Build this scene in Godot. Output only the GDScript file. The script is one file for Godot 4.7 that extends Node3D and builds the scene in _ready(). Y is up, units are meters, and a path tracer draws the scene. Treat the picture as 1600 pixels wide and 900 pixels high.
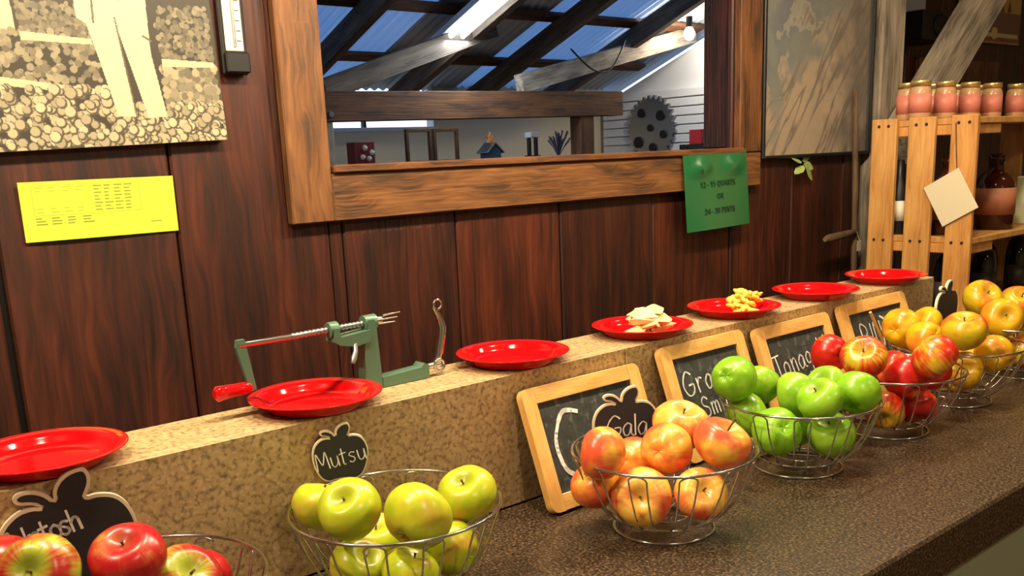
extends Node3D
# ---------------------------------------------------------------- helpers
var used := {}
var mats := {}
var rng := RandomNumberGenerator.new()

func numbered(n: String) -> String:
	if not used.has(n):
		used[n] = 0
		return n
	used[n] += 1
	return "%s_%03d" % [n, used[n]]

func tag(o: Node, label: String, category: String, group := "") -> Node:
	o.set_meta("label", label)
	o.set_meta("category", category)
	if group != "":
		o.set_meta("group", group)
	return o

func thing(called: String, label: String, category: String, at := Vector3.ZERO, group := "") -> Node3D:
	var o := Node3D.new()
	o.name = numbered(called)
	add_child(o)
	o.position = at
	tag(o, label, category, group)
	return o

func setting(called: String, at := Vector3.ZERO) -> Node3D:
	var o := Node3D.new()
	o.name = numbered(called)
	add_child(o)
	o.position = at
	o.set_meta("kind", "structure")
	return o

func part(parent: Node, called: String, mesh: Mesh, m: Material, xf := Transform3D()) -> MeshInstance3D:
	var o := MeshInstance3D.new()
	o.name = called
	o.mesh = mesh
	o.material_override = m
	o.transform = xf
	o.cast_shadow = GeometryInstance3D.SHADOW_CASTING_SETTING_ON
	parent.add_child(o, true)
	return o

func at(x: float, y: float, z: float) -> Transform3D:
	return Transform3D(Basis(), Vector3(x, y, z))

# a board with its length along local Y, laid from a to b; its local Z looks towards `face`
func along(a: Vector3, b: Vector3, face := Vector3(0, 0, 1)) -> Transform3D:
	var y := (b - a).normalized()
	var x := y.cross(face).normalized()
	var z := x.cross(y)
	return Transform3D(Basis(x, y, z), (a + b) * 0.5)

func col(r: int, g: int, b: int) -> Color:
	return Color(r / 255.0, g / 255.0, b / 255.0)

func mat(c: Color, rough := 0.6, metal := 0.0, spec := 0.5) -> StandardMaterial3D:
	var key := "%s|%s|%s|%s" % [c, rough, metal, spec]
	if mats.has(key):
		return mats[key]
	var m := StandardMaterial3D.new()
	m.albedo_color = c
	m.roughness = rough
	m.metallic = metal
	m.metallic_specular = spec
	mats[key] = m
	return m

func tri_mat(tex: Texture2D, size: Vector2, rough := 0.6, tint := Color.WHITE, offset := Vector3.ZERO, world := false, bump: Texture2D = null, depth := 0.5) -> StandardMaterial3D:
	var m := StandardMaterial3D.new()
	m.albedo_texture = tex
	m.albedo_color = tint
	m.roughness = rough
	m.uv1_triplanar = true
	m.uv1_world_triplanar = world
	m.uv1_scale = Vector3(1.0 / size.x, 1.0 / size.y, 1.0 / size.x)
	m.uv1_offset = offset
	if bump:
		m.normal_enabled = true
		m.normal_texture = bump
		m.normal_scale = depth
	return m

# ---------------------------------------------------------------- textures
func seamless(seed_: int, freq: float, w: int, h: int, oct := 3) -> Image:
	var n := FastNoiseLite.new()
	n.seed = seed_
	n.noise_type = FastNoiseLite.TYPE_SIMPLEX_SMOOTH
	n.frequency = freq
	n.fractal_octaves = oct
	var im := n.get_seamless_image(w, h)
	im.convert(Image.FORMAT_L8)
	return im

func ramp3(a: Color, b: Color, c: Color, t: float) -> Color:
	return a.lerp(b, t * 2.0) if t < 0.5 else b.lerp(c, t * 2.0 - 1.0)

# grain runs along V
func wood(seed_: int, dark: Color, mid: Color, light: Color, contrast := 1.0) -> ImageTexture:
	var w := 256
	var h := 768
	var fine := seamless(seed_, 0.1, w, 20, 4)
	fine.resize(w, h, Image.INTERPOLATE_CUBIC)
	var hair := seamless(seed_ + 7, 0.22, w, 64, 2)
	hair.resize(w, h, Image.INTERPOLATE_CUBIC)
	var blot := seamless(seed_ + 3, 0.035, 96, 96, 3)
	blot.resize(w, h, Image.INTERPOLATE_CUBIC)
	var fd := fine.get_data()
	var hd := hair.get_data()
	var bd := blot.get_data()
	var out := PackedByteArray()
	out.resize(w * h * 3)
	for i in w * h:
		var row := i - i % w
		var j := row + (i % w + int(bd[i] * 0.1)) % w       # wavy fibres
		var t := (fd[j] * 0.34 + hd[j] * 0.18 + bd[i] * 0.48) / 255.0
		t = clampf(0.5 + (t - 0.5) * 1.9 * contrast, 0.0, 1.0)
		var c := ramp3(dark, mid, light, t)
		out[i * 3] = int(c.r * 255.0)
		out[i * 3 + 1] = int(c.g * 255.0)
		out[i * 3 + 2] = int(c.b * 255.0)
	return ImageTexture.create_from_image(Image.create_from_data(w, h, false, Image.FORMAT_RGB8, out))

func grain_bump(seed_: int) -> ImageTexture:
	var hair := seamless(seed_, 0.12, 256, 32, 4)
	hair.resize(256, 512, Image.INTERPOLATE_CUBIC)
	hair.convert(Image.FORMAT_RGBA8)
	hair.bump_map_to_normal_map(2.0)
	return ImageTexture.create_from_image(hair)

# speckled laminate: base tones, dark flecks, light flecks
func speckle(seed_: int, a: Color, b: Color, dark: Color, light: Color, fleck: float, dark_cut: float, light_cut: float, gain := 6.0) -> ImageTexture:
	var s := 512
	var base := seamless(seed_, 0.02, s, s, 4).get_data()
	var f1 := seamless(seed_ + 1, fleck, s, s, 3).get_data()
	var f2 := seamless(seed_ + 2, fleck * 1.6, s, s, 2).get_data()
	var out := PackedByteArray()
	out.resize(s * s * 3)
	for i in s * s:
		var c := a.lerp(b, base[i] / 255.0)
		c = c.lerp(dark, clampf((f1[i] / 255.0 - dark_cut) * gain, 0.0, 0.85))
		c = c.lerp(light, clampf((f2[i] / 255.0 - light_cut) * gain, 0.0, 0.8))
		out[i * 3] = int(c.r * 255.0)
		out[i * 3 + 1] = int(c.g * 255.0)
		out[i * 3 + 2] = int(c.b * 255.0)
	return ImageTexture.create_from_image(Image.create_from_data(s, s, false, Image.FORMAT_RGB8, out))

func disc(im: Image, cx: float, cy: float, r: float, c: Color) -> void:
	for y in range(maxi(0, int(cy - r)), mini(im.get_height(), int(cy + r) + 1)):
		for x in range(maxi(0, int(cx - r)), mini(im.get_width(), int(cx + r) + 1)):
			if Vector2(x - cx, y - cy).length() < r:
				im.set_pixel(x, y, c)

func fill_poly(im: Image, pts: PackedVector2Array, c: Color) -> void:
	var lo := pts[0]
	var hi := pts[0]
	for p in pts:
		lo = lo.min(p)
		hi = hi.max(p)
	for y in range(maxi(0, int(lo.y)), mini(im.get_height(), int(hi.y) + 1)):
		for x in range(maxi(0, int(lo.x)), mini(im.get_width(), int(hi.x) + 1)):
			if Geometry2D.is_point_in_polygon(Vector2(x, y), pts):
				im.set_pixel(x, y, c)

# ---------------------------------------------------------------- meshes
func quad(st: SurfaceTool, a: Vector3, b: Vector3, c: Vector3, d: Vector3) -> void:
	st.add_vertex(a); st.add_vertex(b); st.add_vertex(c)
	st.add_vertex(a); st.add_vertex(c); st.add_vertex(d)

func finish(st: SurfaceTool) -> ArrayMesh:
	st.generate_normals()
	return st.commit()

var box_cache := {}
func box(sx: float, sy: float, sz: float, ch := 0.003) -> ArrayMesh:
	var key := Vector4(sx, sy, sz, ch)
	if box_cache.has(key):
		return box_cache[key]
	var h := Vector3(sx, sy, sz) * 0.5
	ch = minf(ch, minf(h.x, minf(h.y, h.z)) * 0.8)
	var st := SurfaceTool.new()
	st.begin(Mesh.PRIMITIVE_TRIANGLES)
	st.set_smooth_group(-1)
	var v := func(s: Vector3, ax: int) -> Vector3:
		var p := Vector3(s.x * (h.x - ch), s.y * (h.y - ch), s.z * (h.z - ch))
		p[ax] = s[ax] * h[ax]
		return p
	for ax in 3:
		var u := (ax + 1) % 3
		var w := (ax + 2) % 3
		for sg in [-1.0, 1.0]:
			var ps := []
			for k in [[-1.0, -1.0], [1.0, -1.0], [1.0, 1.0], [-1.0, 1.0]]:
				var s := Vector3()
				s[ax] = sg; s[u] = k[0]; s[w] = k[1]
				ps.append(v.call(s, ax))
			if sg > 0: quad(st, ps[0], ps[3], ps[2], ps[1])
			else: quad(st, ps[0], ps[1], ps[2], ps[3])
		for a in [-1.0, 1.0]:            # chamfers along axis ax
			for b in [-1.0, 1.0]:
				var s0 := Vector3(); s0[ax] = -1.0; s0[u] = a; s0[w] = b
				var s1 := s0; s1[ax] = 1.0
				if a * b > 0: quad(st, v.call(s0, u), v.call(s0, w), v.call(s1, w), v.call(s1, u))
				else: quad(st, v.call(s0, u), v.call(s1, u), v.call(s1, w), v.call(s0, w))
	for x in [-1.0, 1.0]:
		for y in [-1.0, 1.0]:
			for z in [-1.0, 1.0]:
				var s := Vector3(x, y, z)
				var p := [v.call(s, 0), v.call(s, 1), v.call(s, 2)]
				if x * y * z > 0: p = [p[0], p[2], p[1]]
				for q in p: st.add_vertex(q)
	var m := finish(st)
	box_cache[key] = m
	return m

func tube(pts: PackedVector3Array, radii, sides := 8, closed := false) -> ArrayMesh:
	var st := SurfaceTool.new()
	st.begin(Mesh.PRIMITIVE_TRIANGLES)
	add_tube(st, pts, radii, sides, closed)
	return finish(st)

func add_tube(st: SurfaceTool, pts: PackedVector3Array, radii, sides := 8, closed := false) -> void:
	var n := pts.size()
	var rings := []
	var ref := Vector3.ZERO
	for i in n:
		var d: Vector3
		if closed: d = pts[(i + 1) % n] - pts[(i - 1 + n) % n]
		elif i == 0: d = pts[1] - pts[0]
		elif i == n - 1: d = pts[n - 1] - pts[n - 2]
		else: d = (pts[i + 1] - pts[i]).normalized() + (pts[i] - pts[i - 1]).normalized()
		d = d.normalized()
		if ref == Vector3.ZERO:
			ref = d.cross(Vector3.UP if absf(d.y) < 0.9 else Vector3.RIGHT).normalized()
		ref = (ref - d * ref.dot(d)).normalized()
		var b := d.cross(ref)
		var r: float = radii[i] if radii is Array else radii
		var ring := PackedVector3Array()
		for k in sides:
			var a := TAU * k / sides
			ring.append(pts[i] + (ref * cos(a) + b * sin(a)) * r)
		rings.append(ring)
	var last := n if closed else n - 1
	st.set_smooth_group(0)
	for i in last:
		var p: PackedVector3Array = rings[i]
		var q: PackedVector3Array = rings[(i + 1) % n]
		for k in sides:
			var k2 := (k + 1) % sides
			quad(st, p[k], q[k], q[k2], p[k2])
	if not closed:
		st.set_smooth_group(-1)
		for k in range(1, sides - 1):
			st.add_vertex(rings[0][0]); st.add_vertex(rings[0][k]); st.add_vertex(rings[0][k + 1])
			st.add_vertex(rings[n - 1][0]); st.add_vertex(rings[n - 1][k + 1]); st.add_vertex(rings[n - 1][k])

func arc(c: Vector3, r: float, n: int, y := Vector3.UP) -> PackedVector3Array:
	var p := PackedVector3Array()
	for i in n:
		var a := TAU * i / n
		p.append(c + Vector3(cos(a) * r, 0, sin(a) * r))
	return p

func lathe(profile: PackedVector2Array, segs := 32, smooth := true) -> ArrayMesh:
	var st := SurfaceTool.new()
	st.begin(Mesh.PRIMITIVE_TRIANGLES)
	st.set_smooth_group(0 if smooth else -1)
	for i in profile.size() - 1:
		for k in segs:
			var a := TAU * k / segs
			var b := TAU * (k + 1) / segs
			var p := profile[i]
			var q := profile[i + 1]
			var v0 := Vector3(cos(a) * p.x, p.y, sin(a) * p.x)
			var v1 := Vector3(cos(b) * p.x, p.y, sin(b) * p.x)
			var v2 := Vector3(cos(b) * q.x, q.y, sin(b) * q.x)
			var v3 := Vector3(cos(a) * q.x, q.y, sin(a) * q.x)
			if p.x < 1e-6: 
				st.add_vertex(v0); st.add_vertex(v2); st.add_vertex(v3)
			elif q.x < 1e-6:
				st.add_vertex(v0); st.add_vertex(v1); st.add_vertex(v2)
			else:
				quad(st, v0, v1, v2, v3)
	return finish(st)

# polygon in XY extruded along Z (front face at z = depth / 2)
func extrude(pts: PackedVector2Array, depth: float) -> ArrayMesh:
	var st := SurfaceTool.new()
	st.begin(Mesh.PRIMITIVE_TRIANGLES)
	st.set_smooth_group(-1)
	if not Geometry2D.is_polygon_clockwise(pts):
		pts = pts.duplicate()
		pts.reverse()
	var tr := Geometry2D.triangulate_polygon(pts)
	var z := depth * 0.5
	for i in range(0, tr.size(), 3):
		for k in [0, 1, 2]:
			var p := pts[tr[i + k]]
			st.add_vertex(Vector3(p.x, p.y, z))
		for k in [0, 2, 1]:
			var p := pts[tr[i + k]]
			st.add_vertex(Vector3(p.x, p.y, -z))
	var n := pts.size()
	for i in n:
		var a := pts[i]
		var b := pts[(i + 1) % n]
		quad(st, Vector3(a.x, a.y, z), Vector3(a.x, a.y, -z), Vector3(b.x, b.y, -z), Vector3(b.x, b.y, z))
	return finish(st)

# a sheet facing +Z with plain UVs (prints)
func sheet(w: float, h: float, nx := 1, ny := 1, wave = null) -> ArrayMesh:
	var st := SurfaceTool.new()
	st.begin(Mesh.PRIMITIVE_TRIANGLES)
	st.set_smooth_group(0)
	for j in ny:
		for i in nx:
			for c in [[0, 0], [0, 1], [1, 1], [0, 0], [1, 1], [1, 0]]:
				var u: float = float(i + c[0]) / nx
				var v: float = float(j + c[1]) / ny
				st.set_uv(Vector2(u, 1.0 - v))
				var z := 0.0
				if wave != null: z = wave.call(u, v)
				st.add_vertex(Vector3((u - 0.5) * w, (v - 0.5) * h, z))
	return finish(st)

func print_mat(im: Image, rough := 0.6) -> StandardMaterial3D:
	var m := StandardMaterial3D.new()
	m.albedo_texture = ImageTexture.create_from_image(im)
	m.roughness = rough
	return m

# ---------------------------------------------------------------- chalk lettering
const GLYPH := {
	"M": [[0, 0, .08, 1, .34, .3, .6, 1, .7, 0]], "c": [[.34, .5, .18, .6, 0, .32, .12, .02, .34, .1]],
	"u": [[0, .6, .02, .15, .18, 0, .36, .2, .4, .6, .42, 0]], "t": [[.16, .95, .15, .1, .26, 0], [0, .64, .36, .68]],
	"s": [[.34, .55, .15, .6, .03, .45, .28, .25, .28, .08, .14, 0, 0, .08]],
	"G": [[.6, .85, .35, 1, .1, .75, 0, .4, .15, .05, .4, 0, .6, .2, .6, .42, .35, .42]],
	"a": [[.38, .5, .2, .6, 0, .35, .08, .03, .28, .1, .38, .5, .38, .1, .5, 0]],
	"l": [[.05, 1, .05, 0]], "r": [[.03, .6, .05, 0], [.05, .35, .18, .58, .35, .55]],
	"n": [[.03, .6, .05, 0], [.05, .4, .2, .6, .35, .5, .37, 0]], "y": [[0, .6, .18, .1], [.4, .6, .05, -.4]],
	"S": [[.5, .85, .3, 1, .08, .85, .12, .6, .45, .4, .48, .12, .25, 0, 0, .15]],
	"m": [[.03, .6, .04, 0], [.04, .42, .17, .6, .28, .48, .29, 0], [.29, .42, .42, .6, .54, .48, .56, 0]],
	"i": [[.05, .6, .06, 0], [.05, .82, .08, .86]], "h": [[.03, 1, .04, 0], [.04, .4, .2, .6, .35, .48, .37, 0]],
	"J": [[0, 1, .55, 1], [.3, 1, .32, .2, .2, 0, .05, .1]], "o": [[.2, .6, .03, .45, .02, .15, .18, 0, .36, .15, .36, .45, .2, .6]],
	"g": [[.36, .5, .2, .6, .02, .4, .1, .12, .3, .18, .36, .5, .34, -.25, .18, -.4, .02, -.28]],
	"d": [[.38, .5, .2, .6, 0, .3, .12, 0, .35, .12], [.4, 1, .4, 0]],
	"P": [[.05, 0, .05, 1, .35, .98, .45, .75, .3, .52, .06, .5]], "I": [[.1, 1, .1, 0]], "N": [[0, 0, .02, 1, .45, 0, .47, 1]],
	"C": [[.6, .95, .3, 1, .06, .7, 0, .4, .1, .08, .4, -.08]], ")": [[0, 1.1, .3, .9, .45, .45, .4, .05]],
}
const ADV := {"M": .85, "G": .75, "m": .72, "N": .65, "J": .62, "S": .62, "C": .75, "I": .3, "l": .2, "i": .22, "P": .6}

func chalk(text: String, size: float, pos: Vector2, slant: float, width: float, spacing := 1.12) -> ArrayMesh:
	var st := SurfaceTool.new()
	st.begin(Mesh.PRIMITIVE_TRIANGLES)
	st.set_smooth_group(-1)
	var pen := 0.0
	var rot := Transform2D(slant, pos)
	for ch in text:
		if GLYPH.has(ch):
			for stroke in GLYPH[ch]:
				var cur := Curve2D.new()
				var cnt: int = stroke.size() / 2
				for k in cnt:
					var p := Vector2(stroke[k * 2] + pen, stroke[k * 2 + 1])
					var t := Vector2.ZERO
					if k > 0 and k < cnt - 1:
						t = Vector2(stroke[k * 2 + 2] - stroke[k * 2 - 2], stroke[k * 2 + 3] - stroke[k * 2 - 1]) * 0.17
					cur.add_point(p, -t, t)
				var pts := cur.tessellate(3, 6.0)
				for k in pts.size() - 1:
					var a: Vector2 = rot * (pts[k] * size)
					var b: Vector2 = rot * (pts[k + 1] * size)
					var d := (b - a).normalized() * width * 0.5
					var nn := Vector2(-d.y, d.x) * (0.85 + 0.3 * rng.randf())
					a -= d * 0.6
					b += d * 0.6
					quad(st, Vector3(a.x - nn.x, a.y - nn.y, 0), Vector3(a.x + nn.x, a.y + nn.y, 0), Vector3(b.x + nn.x, b.y + nn.y, 0), Vector3(b.x - nn.x, b.y - nn.y, 0))
		pen += ADV.get(ch, 0.52) * spacing
	return finish(st)

# ---------------------------------------------------------------- scene
const CT := 0.92          # counter top
const LG := 1.132         # ledge top
const WZ := -1.8          # face of the plank wall
var M := {}

func _ready() -> void:
	rng.seed = 11
	camera_and_light()
	materials()
	room_shell()
	plank_wall()
	inner_window()
	barn()
	recess()
	counter()
	plates()
	peeler()
	wall_things()
	boards()
	baskets()
	crate_shelf()
	lamps()

func camera_and_light() -> void:
	var cam := Camera3D.new()
	cam.name = "camera"
	add_child(cam)
	var nr := 0.05
	cam.set_frustum(nr * 900.0 / 1495.8, Vector2(0, nr * 150.0 / 1495.8), nr, 100.0)
	var yaw := 0.6988
	var pit := 0.23385
	var roll := -0.04214
	var f := Vector3(sin(yaw) * cos(pit), -sin(pit), -cos(yaw) * cos(pit))
	var r := Vector3(cos(yaw), 0, sin(yaw))
	var u := r.cross(f)
	var r2 := r * cos(roll) + u * sin(roll)
	var u2 := -r * sin(roll) + u * cos(roll)
	cam.transform = Transform3D(Basis(r2, u2, -f), Vector3(0, 1.4585, 0))
	cam.current = true
	var we := WorldEnvironment.new()
	we.name = "world_environment"
	var e := Environment.new()
	e.background_mode = Environment.BG_SKY
	var sm := ProceduralSkyMaterial.new()
	sm.sky_top_color = col(120, 165, 225)
	sm.sky_horizon_color = col(205, 220, 240)
	sm.ground_bottom_color = col(120, 115, 105)
	sm.ground_horizon_color = col(190, 195, 200)
	sm.sky_energy_multiplier = 1.6
	var sky := Sky.new()
	sky.sky_material = sm
	e.sky = sky
	e.tonemap_mode = Environment.TONE_MAPPER_LINEAR
	e.tonemap_exposure = 1.0
	e.sdfgi_enabled = true
	e.ssao_enabled = true
	e.ssil_enabled = true
	we.environment = e
	add_child(we)

func materials() -> void:
	var bump := grain_bump(5)
	var t1 := wood(21, col(36, 14, 8), col(68, 28, 14), col(98, 44, 22), 0.9)
	var t2 := wood(52, col(30, 12, 7), col(57, 24, 13), col(84, 38, 20), 1.0)
	M.planks = []
	for k in 6:
		M.planks.append(tri_mat(t1 if k % 2 == 0 else t2, Vector2(0.42, 1.7), 0.5, Color(1, 1, 1).darkened(0.06 * (k % 3)), Vector3(0.37 * k, 0.23 * k, 0.61 * k), true, bump, 0.5))
	var tc := wood(77, col(52, 36, 22), col(108, 68, 34), col(132, 88, 48), 0.9)
	M.casing = tri_mat(tc, Vector2(0.3, 0.9), 0.6, Color.WHITE, Vector3(.2, .1, .4), false, bump, 0.4)
	M.casing2 = tri_mat(tc, Vector2(0.3, 0.9), 0.6, Color(.95, .92, .9), Vector3(.7, .6, .1), false, bump, 0.4)
	M.jamb = tri_mat(t2, Vector2(0.3, 1.0), 0.6, Color(.8, .8, .85), Vector3.ZERO, false, bump, 0.4)
	var tp := wood(91, col(150, 100, 48), col(188, 136, 72), col(208, 160, 96), 0.7)
	M.pine = tri_mat(tp, Vector2(0.22, 0.8), 0.55, Color.WHITE, Vector3.ZERO, false, bump, 0.2)
	M.pine2 = tri_mat(tp, Vector2(0.22, 0.8), 0.55, Color(1, .97, .93), Vector3(.4, .3, .2), false, bump, 0.2)
	var tf := wood(33, col(196, 138, 66), col(226, 174, 98), col(238, 194, 122), 0.6)
	M.frame = tri_mat(tf, Vector2(0.1, 0.4), 0.45, Color.WHITE, Vector3.ZERO, false, bump, 0.15)
	var tg := wood(14, col(96, 88, 78), col(142, 130, 114), col(172, 160, 142), 1.0)
	M.grey_wood = tri_mat(tg, Vector2(0.25, 1.0), 0.8, Color.WHITE, Vector3.ZERO, false, bump, 0.5)
	M.pole = tri_mat(tg, Vector2(0.2, 0.8), 0.8, Color(.7, .6, .5), Vector3.ZERO, false, bump, 0.3)
	M.barn_wood = tri_mat(tg, Vector2(0.3, 1.6), 0.85, Color(.72, .68, .66), Vector3(.3, .2, .1), false, bump, 0.4)
	M.barn_beam = tri_mat(tc, Vector2(0.4, 1.6), 0.8, Color(.86, .84, .84), Vector3(.1, .5, .3), false, bump, 0.4)
	var lam := speckle(61, col(178, 154, 114), col(206, 182, 138), col(96, 80, 58), col(228, 210, 172), 0.06, 0.5, 0.58, 1.7)
	M.laminate = tri_mat(lam, Vector2(0.36, 0.36), 0.45, Color(.93, .9, .86), Vector3.ZERO, true)
	var dk := speckle(17, col(60, 46, 33), col(76, 60, 44), col(26, 20, 15), col(150, 122, 88), 0.06, 0.52, 0.5, 4.0)
	M.counter = tri_mat(dk, Vector2(0.3, 0.3), 0.38, Color(.76, .75, .74), Vector3.ZERO, true)
	M.cabinet = mat(col(142, 150, 128), 0.5)
	M.cream = mat(col(214, 198, 170), 0.8)
	M.plaster = mat(col(222, 224, 228), 0.85)
	M.dark = mat(col(24, 20, 18), 0.6)
	M.black = mat(col(18, 18, 20), 0.45)
	M.chrome = mat(col(205, 206, 208), 0.16, 1.0)
	M.steel = mat(col(170, 172, 175), 0.35, 1.0)
	M.galv = mat(col(196, 208, 218), 0.45, 0.35)
	var sk := StandardMaterial3D.new()
	sk.albedo_color = col(214, 230, 240)
	sk.roughness = 0.4
	sk.backlight_enabled = true
	sk.backlight = Color(0.5, 0.56, 0.62)
	M.skylight = sk
	M.red = mat(col(200, 10, 16), 0.07, 0.0, 0.6)
	M.peel_green = mat(col(92, 128, 108), 0.35, 0.25)
	M.slate = tri_mat(speckle(8, col(40, 42, 42), col(58, 60, 58), col(32, 33, 33), col(92, 94, 90), 0.02, 0.62, 0.68), Vector2(.3, .3), 0.8, Color.WHITE, Vector3.ZERO, true)
	M.sign_black = mat(col(34, 34, 38), 0.7)
	M.chalk = mat(col(232, 230, 222), 0.95)
	M.sign_edge = mat(col(226, 212, 182), 0.8)
	M.paper = mat(col(228, 222, 202), 0.8)
	M.floor = tri_mat(wood(44, col(70, 50, 36), col(104, 78, 58), col(128, 100, 76)), Vector2(.5, 1.5), 0.5, Color.WHITE, Vector3.ZERO, true)
	M.ceiling = mat(col(196, 182, 160), 0.9)

func slab(parent: Node, called: String, lo: Vector3, hi: Vector3, m: Material, ch := 0.003) -> MeshInstance3D:
	var s := hi - lo
	return part(parent, called, box(s.x, s.y, s.z, ch), m, Transform3D(Basis(), (lo + hi) * 0.5))

func room_shell() -> void:
	var o := setting("floor")
	slab(o, "floor_boards", Vector3(-3.1, -0.1, -6.7), Vector3(7.1, 0, 3.1), M.floor)
	o = setting("ceiling")
	slab(o, "ceiling_panel", Vector3(-3.1, 2.9, -1.9), Vector3(7.1, 3.0, 3.1), M.ceiling)
	slab(o, "ceiling_panel", Vector3(3.16, 2.9, -2.45), Vector3(7.1, 3.0, -1.9), M.ceiling)
	o = setting("wall_left")
	slab(o, "panel", Vector3(-3.1, 0, -1.9), Vector3(-3.0, 2.9, 3.1), M.cream)
	o = setting("wall_front")
	slab(o, "panel", Vector3(-3.0, 0, 3.0), Vector3(7.0, 2.9, 3.1), M.cream)
	o = setting("wall_right")
	slab(o, "panel", Vector3(7.0, 0, -2.35), Vector3(7.1, 2.9, 3.1), M.cream)

func plank_wall() -> void:
	var o := setting("wall_back")
	# rough backing behind the planks, with the opening left free
	var b0 := WZ - 0.1
	var b1 := WZ - 0.022
	slab(o, "backing", Vector3(-3.0, 0, b0), Vector3(1.03, 3.75, b1), M.dark)
	slab(o, "backing", Vector3(2.42, 0, b0), Vector3(3.14, 3.75, b1), M.dark)
	slab(o, "backing", Vector3(1.03, 0, b0), Vector3(2.42, 1.44, b1), M.dark)
	slab(o, "backing", Vector3(1.03, 2.16, b0), Vector3(2.42, 3.75, b1), M.dark)
	var edges := [-3.0, -2.66, -2.32, -1.98, -1.64, -1.3, -0.96, -0.62, -0.28, 0.06, 0.39, 0.705, 1.06, 1.362, 1.695, 2.05, 2.4, 2.72, 3.02, 3.14]
	for i in edges.size() - 1:
		var x0: float = edges[i] + (0.006 if i == 10 else 0.002)
		var x1: float = edges[i + 1] - (0.006 if i == 9 else 0.002)
		var dz := rng.randf_range(-0.0025, 0.0015)
		var m: Material = M.planks[(i * 5 + 1) % 6]
		if x0 < 1.0 and x1 > 1.03:
			slab(o, "plank", Vector3(x0, 0, WZ - 0.022), Vector3(1.029, 2.9, WZ + dz), m, 0.004)
			slab(o, "plank", Vector3(1.0295, 0, WZ - 0.022), Vector3(x1, 1.42, WZ + dz), m, 0.001)
		elif x1 > 1.05 and x0 < 2.39:
			slab(o, "plank", Vector3(x0, 0, WZ - 0.022), Vector3(x1, 1.42, WZ + dz), m, 0.004)
			slab(o, "plank", Vector3(x0, 2.2, WZ - 0.022), Vector3(x1, 2.9, WZ + dz), m, 0.004)
		else:
			slab(o, "plank", Vector3(x0, 0, WZ - 0.022), Vector3(x1, 2.9, WZ + dz), m, 0.004)

func board(parent: Node, called: String, a: Vector3, b: Vector3, w: float, t: float, m: Material, face := Vector3(0, 0, 1), ch := 0.003) -> MeshInstance3D:
	return part(parent, called, box(w, a.distance_to(b), t, ch), m, along(a, b, face))

func inner_window() -> void:
	var o := setting("window_1")
	var z := WZ + 0.0135
	board(o, "casing_board", Vector3(0.982, 1.34, z), Vector3(0.982, 2.3, z), 0.097, 0.025, M.casing)
	board(o, "casing_board", Vector3(2.461, 1.44, z), Vector3(2.461, 2.3, z), 0.106, 0.025, M.casing2)
	board(o, "casing_board", Vector3(1.0305, 1.389, z), Vector3(2.514, 1.389, z), 0.098, 0.025, M.casing)
	board(o, "casing_board", Vector3(1.0305, 2.21, z), Vector3(2.408, 2.21, z), 0.1, 0.025, M.casing2)
	board(o, "window_sill", Vector3(1.032, 1.4465, WZ - 0.02), Vector3(2.42, 1.4465, WZ - 0.02), 0.017, 0.11, M.casing2, Vector3(0, 0, 1))
	board(o, "jamb", Vector3(2.413, 1.456, WZ - 0.055), Vector3(2.413, 2.16, WZ - 0.055), 0.012, 0.11, M.jamb)
	board(o, "jamb", Vector3(1.026, 1.456, WZ - 0.055), Vector3(1.026, 2.16, WZ - 0.055), 0.012, 0.11, M.jamb)
	board(o, "jamb", Vector3(1.03, 2.155, WZ - 0.055), Vector3(2.41, 2.155, WZ - 0.055), 0.012, 0.11, M.jamb)

func roof_y(z: float) -> float:
	return 2.0 + 0.375 * (z + 6.2)

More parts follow.
